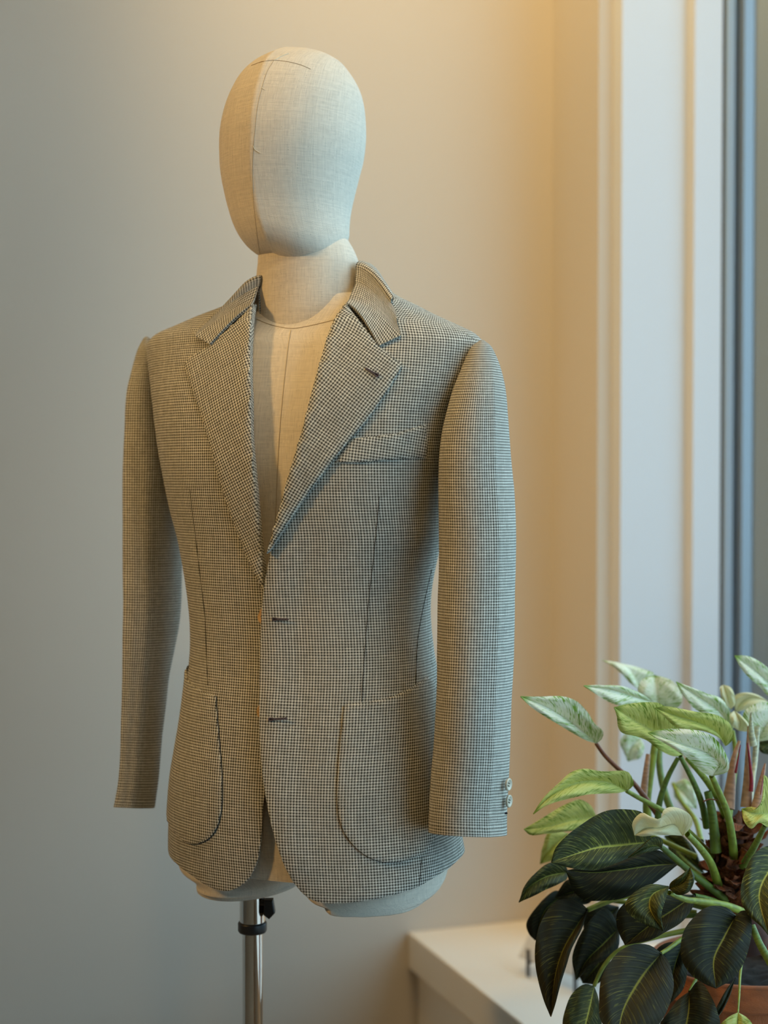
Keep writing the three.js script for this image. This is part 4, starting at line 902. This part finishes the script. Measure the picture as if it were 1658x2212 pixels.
  leaf('cream', k6, [[1050, 930], [1130, 1000], [1200, 1090]], [[1050, 930], [1130, 900], [1190, 980], [1200, 1090]], [[1050, 930], [1060, 1020], [1120, 1070], [1200, 1090]], [2.00, 2.00, 0.006, 0.006], [[[1050, 930], [1100, 1040], [1190, 1160], [1230, 1300]], TRUNK + 0.05, 6, 'green']);
  leaf('lime', k6, [[1750, 1130], [1650, 1120], [1570, 1120], [1490, 1092]], [[1750, 1130], [1720, 1010], [1660, 900], [1630, 870], [1640, 1010], [1600, 1085], [1550, 1080], [1490, 1092]], [[1750, 1130], [1660, 1208], [1600, 1178], [1552, 1216], [1508, 1178], [1490, 1092]], [1.72, 1.70, 0.008, 0.010], [[[1640, 95], [1575, 225], [1495, 360]], TRUNK - 0.03, 8, 'deep', k7]);
  // lower leaves
  leaf('lined', k7, [[900, 205], [700, 228], [560, 242], [430, 280], [268, 335]], [[900, 205], [905, 100], [850, 15], [760, -5], [640, 0], [560, 30], [450, 100], [360, 170], [292, 250], [268, 335]], [[900, 205], [850, 270], [750, 312], [640, 356], [540, 385], [450, 380], [350, 360], [268, 335]], [1.73, 1.67, 0.0, 0.010], [[[905, 205], [985, 245], [1060, 310], [1200, 430], [1390, 575]], TRUNK - 0.02, 8, 'deep']);
  leaf('lined', k7, [[975, 245], [930, 225], [850, 250], [760, 305]], [[975, 245], [980, 190], [940, 168], [880, 200], [820, 255], [760, 305]], [[975, 245], [900, 265], [830, 285], [760, 305]], [1.715, 1.69, 0.008, 0.002]);
  leaf('dark', k7, [[1082, 345], [900, 358], [700, 385], [540, 400], [364, 388]], [[1082, 345], [950, 255], [820, 285], [700, 320], [560, 355], [450, 368], [364, 388]], [[1082, 345], [950, 452], [850, 512], [720, 566], [600, 581], [480, 575], [420, 530], [378, 440], [364, 388]], [1.77, 1.74, -0.004, 0.012], [[[1082, 345], [1180, 400], [1300, 500], [1400, 590]], TRUNK, 6, 'deep']);
  leaf('lined', k7, [[375, 398], [230, 430], [120, 500], [60, 592]], [[375, 398], [350, 345], [290, 333], [230, 352], [150, 420], [92, 500], [60, 592]], [[375, 398], [365, 445], [320, 470], [230, 512], [130, 560], [60, 592]], [1.81, 1.76, 0.002, 0.010], [[[375, 398], [500, 430], [700, 480], [1000, 560], [1300, 640]], TRUNK, 6, 'deep']);
  leaf('dark', k7, [[345, 545], [230, 640], [165, 835]], [[345, 545], [300, 515], [220, 572], [150, 652], [108, 735], [125, 795], [165, 835]], [[345, 545], [330, 640], [260, 740], [165, 835]], [1.87, 1.85, 0.006, 0.004], [[[345, 545], [500, 560], [800, 600], [1200, 660]], TRUNK + 0.02, 6, 'deep']);
  leaf('dusk', k7, [[502, 640], [425, 760], [345, 900], [295, 1060], [265, 1326]], [[502, 640], [450, 590], [380, 568], [290, 590], [220, 680], [175, 800], [164, 950], [180, 1080], [220, 1220], [265, 1326]], [[502, 640], [462, 760], [402, 880], [362, 1000], [330, 1100], [300, 1220], [265, 1326]], [1.76, 1.72, 0.004, 0.012], [[[502, 640], [560, 612], [622, 590], [800, 540], [1100, 560], [1380, 640]], TRUNK, 8, 'green']);
  leaf('dark', k7, [[705, 755], [600, 860], [500, 960], [428, 1088]], [[705, 755], [620, 630], [530, 690], [430, 850], [402, 950], [428, 1088]], [[705, 755], [690, 900], [600, 965], [500, 1022], [428, 1088]], [1.83, 1.80, 0.006, 0.006], [[[705, 755], [850, 720], [1100, 680], [1400, 680]], TRUNK, 6, 'deep']);
  leaf('lined', k7, [[1022, 490], [915, 545], [900, 620], [985, 774]], [[1022, 490], [900, 478], [800, 530], [742, 602], [758, 660], [830, 712], [900, 746], [985, 774]], [[1022, 490], [1005, 560], [975, 650], [976, 720], [985, 774]], [1.68, 1.66, 0.004, 0.008], [[[1025, 530], [1120, 572], [1250, 588], [1400, 615], [1500, 655]], TRUNK - 0.05, 8, 'green']);
  leaf('lined', k7, [[1022, 505], [1080, 480], [1130, 430], [1160, 368]], [[1022, 505], [1030, 470], [1100, 415], [1160, 368]], [[1022, 505], [1080, 545], [1150, 525], [1187, 435], [1160, 368]], [1.69, 1.68, 0.004, 0.008]);
  leaf('dusk', k7, [[1185, 545], [1050, 640], [900, 740], [742, 866]], [[1185, 545], [1000, 540], [800, 560], [700, 640], [685, 720], [710, 810], [742, 866]], [[1185, 545], [1180, 610], [1110, 710], [1000, 782], [900, 832], [742, 866]], [1.74, 1.71, 0.004, 0.008], [[[1185, 545], [1280, 570], [1400, 620]], TRUNK - 0.02, 6, 'deep']);
  leaf('dark', k7, [[1452, 680], [1375, 820], [1310, 960], [1325, 1143]], [[1452, 680], [1400, 630], [1330, 613], [1250, 630], [1180, 690], [1120, 770], [1098, 870], [1110, 970], [1160, 1050], [1240, 1110], [1325, 1143]], [[1452, 680], [1500, 643], [1542, 672], [1552, 780], [1530, 900], [1490, 1000], [1420, 1090], [1325, 1143]], [1.67, 1.62, 0.002, 0.004, 0.006]);
  leaf('dusk', k7, [[972, 920], [870, 1040], [790, 1160], [725, 1290], [690, 1480]], [[972, 920], [900, 868], [800, 862], [700, 910], [640, 980], [590, 1080], [576, 1200], [585, 1350], [690, 1480]], [[972, 920], [1012, 960], [1042, 1050], [1052, 1130], [1030, 1230], [980, 1340], [900, 1430], [690, 1480]], [1.69, 1.62, 0.004, 0.006, 0.006], [[[970, 920], [1035, 878], [1100, 830], [1250, 750], [1450, 690]], TRUNK - 0.03, 6, 'green']);
  leaf('lined', k7, [[542, 1130], [520, 1240], [490, 1360], [430, 1560]], [[542, 1130], [480, 1118], [400, 1180], [358, 1280], [343, 1400], [430, 1560]], [[542, 1130], [566, 1200], [580, 1300], [584, 1420], [430, 1560]], [1.77, 1.73, 0.002, -0.006], [[[542, 1130], [580, 1040], [700, 900], [1000, 800], [1350, 740]], TRUNK, 6, 'green']);
  leaf('dusk', k7, [[1155, 1165], [1150, 1280], [1130, 1400], [1120, 1560]], [[1155, 1165], [1085, 1215], [1015, 1305], [960, 1400], [1120, 1560]], [[1155, 1165], [1215, 1098], [1285, 1180], [1330, 1290], [1345, 1390], [1120, 1560]], [1.70, 1.66, 0.003, 0.005], [[[1155, 1165], [1200, 1080], [1300, 900], [1420, 740]], TRUNK - 0.03, 5, 'deep']);
  leaf('lime', k7, [[1465, 1300], [1460, 1400], [1450, 1500]], [[1465, 1300], [1390, 1340], [1350, 1400], [1450, 1500]], [[1465, 1300], [1530, 1340], [1560, 1400], [1450, 1500]], [1.68, 1.67, 0.003, 0.003], [[[1465, 1300], [1472, 1200], [1480, 1050], [1500, 900]], TRUNK - 0.06, 3, 'green']);
  leaf('lined', k7, [[1760, 300], [1660, 400], [1600, 540], [1665, 810]], [[1760, 300], [1680, 228], [1580, 270], [1520, 370], [1483, 500], [1492, 600], [1540, 680], [1600, 735], [1665, 810]], [[1760, 300], [1760, 450], [1740, 620], [1665, 810]], [1.70, 1.64, 0.003, 0.006]);
  leaf('dark', k7, [[1250, 1400], [1350, 1290], [1450, 1075]], [[1250, 1400], [1330, 1260], [1390, 1150], [1450, 1075]], [[1250, 1400], [1345, 1320], [1410, 1200], [1450, 1075]], [1.69, 1.72, 0.001, 0.002]);
  leaf('dark', k7, [[1120, 840], [1060, 1000], [1020, 1250]], [[1120, 840], [990, 860], [930, 920], [960, 1100], [1020, 1250]], [[1120, 840], [1140, 1000], [1110, 1150], [1020, 1250]], [1.75, 1.73, 0.004, 0.004]);
  leaf('dark', k7, [[560, 540], [440, 520], [290, 560]], [[560, 540], [480, 470], [370, 450], [290, 560]], [[560, 540], [500, 600], [400, 600], [290, 560]], [1.84, 1.83, 0.004, 0.004]);
  leaf('dark', k7, [[640, 900], [560, 1000], [470, 1110]], [[640, 900], [520, 900], [440, 1020], [470, 1110]], [[640, 900], [640, 1020], [570, 1110], [470, 1110]], [1.86, 1.85, 0.004, 0.004]);
  leaf('dark', k7, [[700, 620], [600, 700], [480, 800]], [[700, 620], [560, 600], [480, 680], [480, 800]], [[700, 620], [700, 720], [600, 800], [480, 800]], [1.87, 1.86, 0.004, 0.004]);
  leaf('lined', k7, [[1000, 165], [1100, 250], [1250, 405]], [[1000, 165], [1080, 150], [1180, 240], [1250, 405]], [[1000, 165], [1040, 300], [1150, 390], [1250, 405]], [1.90, 1.89, 0.006, 0.006], [[[1000, 165], [1100, 300], [1300, 480]], TRUNK + 0.03, 5, 'deep']);
  // free stalks, sheaths and new shoots
  const stalk = (name, pts, d0, d1, r0, r1, kind, cropOf = k6, label) => { const S = run(cropOf(pts)), P = []; for (let i = 0; i <= 8; i++) P.push(at(...S(i / 8), lerp(d0, d1, i / 8))); return add(plant, name, into(taper(P, r0 / FPX * d0, r1 / FPX * d1, 12, 20), plant), STEM[kind], label); };
  stalk('petiole', [[1095, 755], [1180, 920], [1235, 1060], [1265, 1210]], 1.79, TRUNK, 5, 8, 'deep');
  stalk('petiole', [[1140, 765], [1260, 905], [1340, 1030], [1400, 1170]], 1.80, TRUNK, 6, 9, 'green');
  stalk('petiole', [[1270, 980], [1300, 1120], [1325, 1370]], 1.80, 1.80, 8, 12, 'deep');
  stalk('petiole', [[1555, 740], [1605, 860], [1680, 990]], 1.72, 1.70, 7, 9, 'deep', k7);
  stalk('sheath', [[890, 740], [870, 900], [855, 1040]], 1.85, 1.84, 5, 9, 'pink');
  stalk('sheath', [[1475, 655], [1440, 760], [1415, 960], [1400, 1090]], 1.82, 1.80, 3, 15, 'pink', k6, 'pinkish papery shoot');
  stalk('sheath_stripe', [[1482, 680], [1468, 760], [1450, 860]], 1.812, 1.80, 1, 3, 'crimson', k6, 'crimson stripe of the shoot');
  stalk('sheath', [[1532, 560], [1530, 700], [1528, 880], [1520, 1080]], 1.80, 1.79, 2, 13, 'pink', k6, 'pinkish papery shoot');
  stalk('sheath_stripe', [[1526, 668], [1540, 780], [1552, 920], [1548, 980]], 1.792, 1.782, 1.5, 5, 'crimson', k6, 'crimson stripe of the shoot');
  stalk('sheath', [[1640, 800], [1615, 920], [1585, 1090]], 1.79, 1.78, 2, 13, 'pink', k6, 'pinkish papery shoot');
  stalk('sheath_stripe', [[1634, 830], [1622, 920], [1610, 1000]], 1.783, 1.772, 0.6, 1.2, 'crimson', k6, 'crimson stripe of the shoot');
  stalk('new_leaf', [[1550, 475], [1548, 560], [1560, 680]], 1.79, 1.80, 2, 9, 'cream', k6, 'rolled cream new leaf');
  stalk('new_leaf', [[1590, 560], [1580, 680], [1570, 790]], 1.80, 1.81, 6, 5, 'cream', k6, 'rolled cream new leaf');
  stalk('dry_tendril', [[1242, 1045], [1280, 1030], [1335, 1036]], 1.76, 1.76, 1.6, 1.2, 'red');
  // the husky trunk
  const T = [[1440, 60], [1435, 200], [1430, 350], [1440, 520], [1460, 700], [1480, 900]].map((p) => k7([p])[0]).map(([x, y]) => at(x, y, TRUNK));
  add(plant, 'trunk', into(taper(T, (s) => (0.009 + 0.024 * s) * (1 + 0.1 * Math.sin(s * 23)), 0, 14, 30), plant), STEM.bark);
  const tc = new THREE.CatmullRomCurve3(T), flake = [0, 1, 2].map((k) => gridSurface((u, v) => { const w = (u - 0.5) * 0.016 * Math.sin(Math.PI * Math.min(0.98, v * 0.8 + 0.2)), l = v * (0.020 + 0.006 * k); return V3(w, l, 0.006 * v * v - 0.20 * Math.abs(w) + 0.002 * Math.sin(v * 9 + k)); }, 5, 6, (u, v) => [u, v], 0.0006));
  for (let i = 0; i < 130; i++) {
    const s = 0.02 + 0.68 * rnd(), a = rnd() * 6.28, p = tc.getPointAt(s), out = V3(Math.cos(a), 0.1, Math.sin(a)), r = (0.010 + 0.026 * s) * 0.95;
    const m = add(plant, 'husk_scale', flake[i % 3], STEM.husk);
    const up = V3(out.x * 0.5, 0.8, out.z * 0.5).add(V3(rnd() - 0.5, rnd() - 0.7, rnd() - 0.5)).normalize(), side = up.clone().cross(out).normalize(), z = side.clone().cross(up);
    m.quaternion.setFromRotationMatrix(new THREE.Matrix4().makeBasis(side, up, z)); m.position.copy(p).addScaledVector(out, r).sub(plant.position);
    m.scale.setScalar(0.6 + 0.7 * rnd());
  }
}
// the clay pot
{
  const R = 0.104, y0 = SILL + 0.001, H = POTC.y - y0, pot = thing('plant_pot', 'round terracotta pot holding the striped houseplant on the ledge', 'pot', V3(POTC.x, y0, POTC.z));
  const clay = texture(512, 256, (x, y) => { const n = tileNoise(x / 9, y / 5, 57, 11), m = tileNoise(x / 60, y / 40, 9, 12), l = 0.82 + 0.16 * n + 0.24 * m; return [164 * l, 96 * l, 56 * l]; }, { srgb: true });
  const clayM = std({ color: 0xffffff, map: clay, roughness: 0.85, bumpMap: plasterBump, bumpScale: 0.001 });
  add(pot, 'pot_body', new THREE.LatheGeometry([[0, 0], [R * 0.70, 0], [R * 0.72, 0.003], [R * 0.93, H - 0.032], [R * 0.98, H - 0.032], [R, H - 0.029], [R * 1.02, H - 0.003], [R * 1.0, H], [R * 0.95, H], [R * 0.935, H - 0.003], [R * 0.9, H - 0.03], [0, H - 0.03]].map(([x, y]) => new THREE.Vector2(x, y)), 72), clayM);
  const soil = gridSurface((u, v) => { const a = u * 2 * Math.PI, r = (1 - v) * R * 0.915; return V3(Math.cos(a) * r, H - 0.022 + 0.006 * noise(Math.cos(a) * r * 60, 3, Math.sin(a) * r * 60), -Math.sin(a) * r); }, 60, 20, (u, v) => [u * 3, v], 0, true);
  add(pot, 'soil', soil, std({ color: 0xffffff, roughness: 1, map: texture(256, 256, (x, y) => { const l = 0.4 + 0.9 * hash(x >> 1, y >> 1, 8); return [44 * l, 33 * l, 24 * l]; }, { srgb: true }) }));
}

// ---------------------------------------------------------------- the shop lamps in the ceiling
for (const d of PANELS) {
  const g = thing('ceiling_panel_light', d.label, 'lamp', V3(...d.at)), [w, l] = d.size;
  add(g, 'panel_frame', mergeGeometries([box(-w / 2 - 0.02, -w / 2, 0, 0.05, -l / 2, l / 2), box(w / 2, w / 2 + 0.02, 0, 0.05, -l / 2, l / 2), box(-w / 2 - 0.02, w / 2 + 0.02, 0, 0.05, -l / 2 - 0.02, -l / 2), box(-w / 2 - 0.02, w / 2 + 0.02, 0, 0.05, l / 2, l / 2 + 0.02), box(-w / 2, w / 2, 0.03, 0.05, -l / 2, l / 2)]), M.lampBody);
  add(g, 'lamp_diffuser', box(-w / 2, w / 2, 0.010, 0.014, -l / 2, l / 2), std({ color: 0x444444, emissive: d.color, emissiveIntensity: 0.6 }));
  for (const [x, z] of [[-w / 2, -l / 2], [w / 2, -l / 2], [-w / 2, l / 2], [w / 2, l / 2]]) { const c = new THREE.CylinderGeometry(0.003, 0.003, CEIL - d.at[1] - 0.05, 8); c.translate(x * 0.95, 0.05 + (CEIL - d.at[1] - 0.05) / 2, z * 0.95); add(g, 'hanger', c, M.lampBody); }
  const r = new THREE.RectAreaLight(d.color, d.level, w, l);
  r.name = 'lamp_panel'; r.position.set(0, 0.004, 0); r.rotation.x = -Math.PI / 2;
  g.add(r);
}
LAMPS.forEach((d) => {
  const from = V3(...d.at), dir = V3(...d.to).sub(from).normalize();
  const g = thing('ceiling_spotlight', d.label, 'lamp', from);
  const q = new THREE.Quaternion().setFromUnitVectors(V3(0, -1, 0), dir);
  const can = new THREE.LatheGeometry([[0.0, 0.10], [0.040, 0.10], [0.042, 0.095], [0.042, 0.0], [0.038, 0.0], [0.036, 0.03], [0.0, 0.03]].map(([x, y]) => new THREE.Vector2(x, y)), 32);
  add(g, 'lamp_housing', can, M.lampBody).quaternion.copy(q);
  const stem = new THREE.CylinderGeometry(0.008, 0.008, CEIL - d.at[1], 12); stem.translate(0, (CEIL - d.at[1]) / 2 , 0);
  add(g, 'stem', stem, M.lampBody);
  const disc = new THREE.CylinderGeometry(0.035, 0.035, 0.004, 32); disc.translate(0, 0.022, 0);
  add(g, 'lamp_bulb', disc, std({ color: 0x222222, emissive: d.color, emissiveIntensity: 3 })).quaternion.copy(q);
  const s = new THREE.SpotLight(d.color, d.cd, 0, THREE.MathUtils.degToRad(d.angle), 0.9, 2);
  s.name = 'lamp_spot'; s.position.copy(dir).multiplyScalar(0.012); s.target.position.copy(dir);
  s.castShadow = true; s.shadow.radius = d.radius; s.shadow.mapSize.set(2048, 2048);
  g.add(s); g.add(s.target); s.target.name = 'lamp_aim';
});

renderer.render(scene, camera);
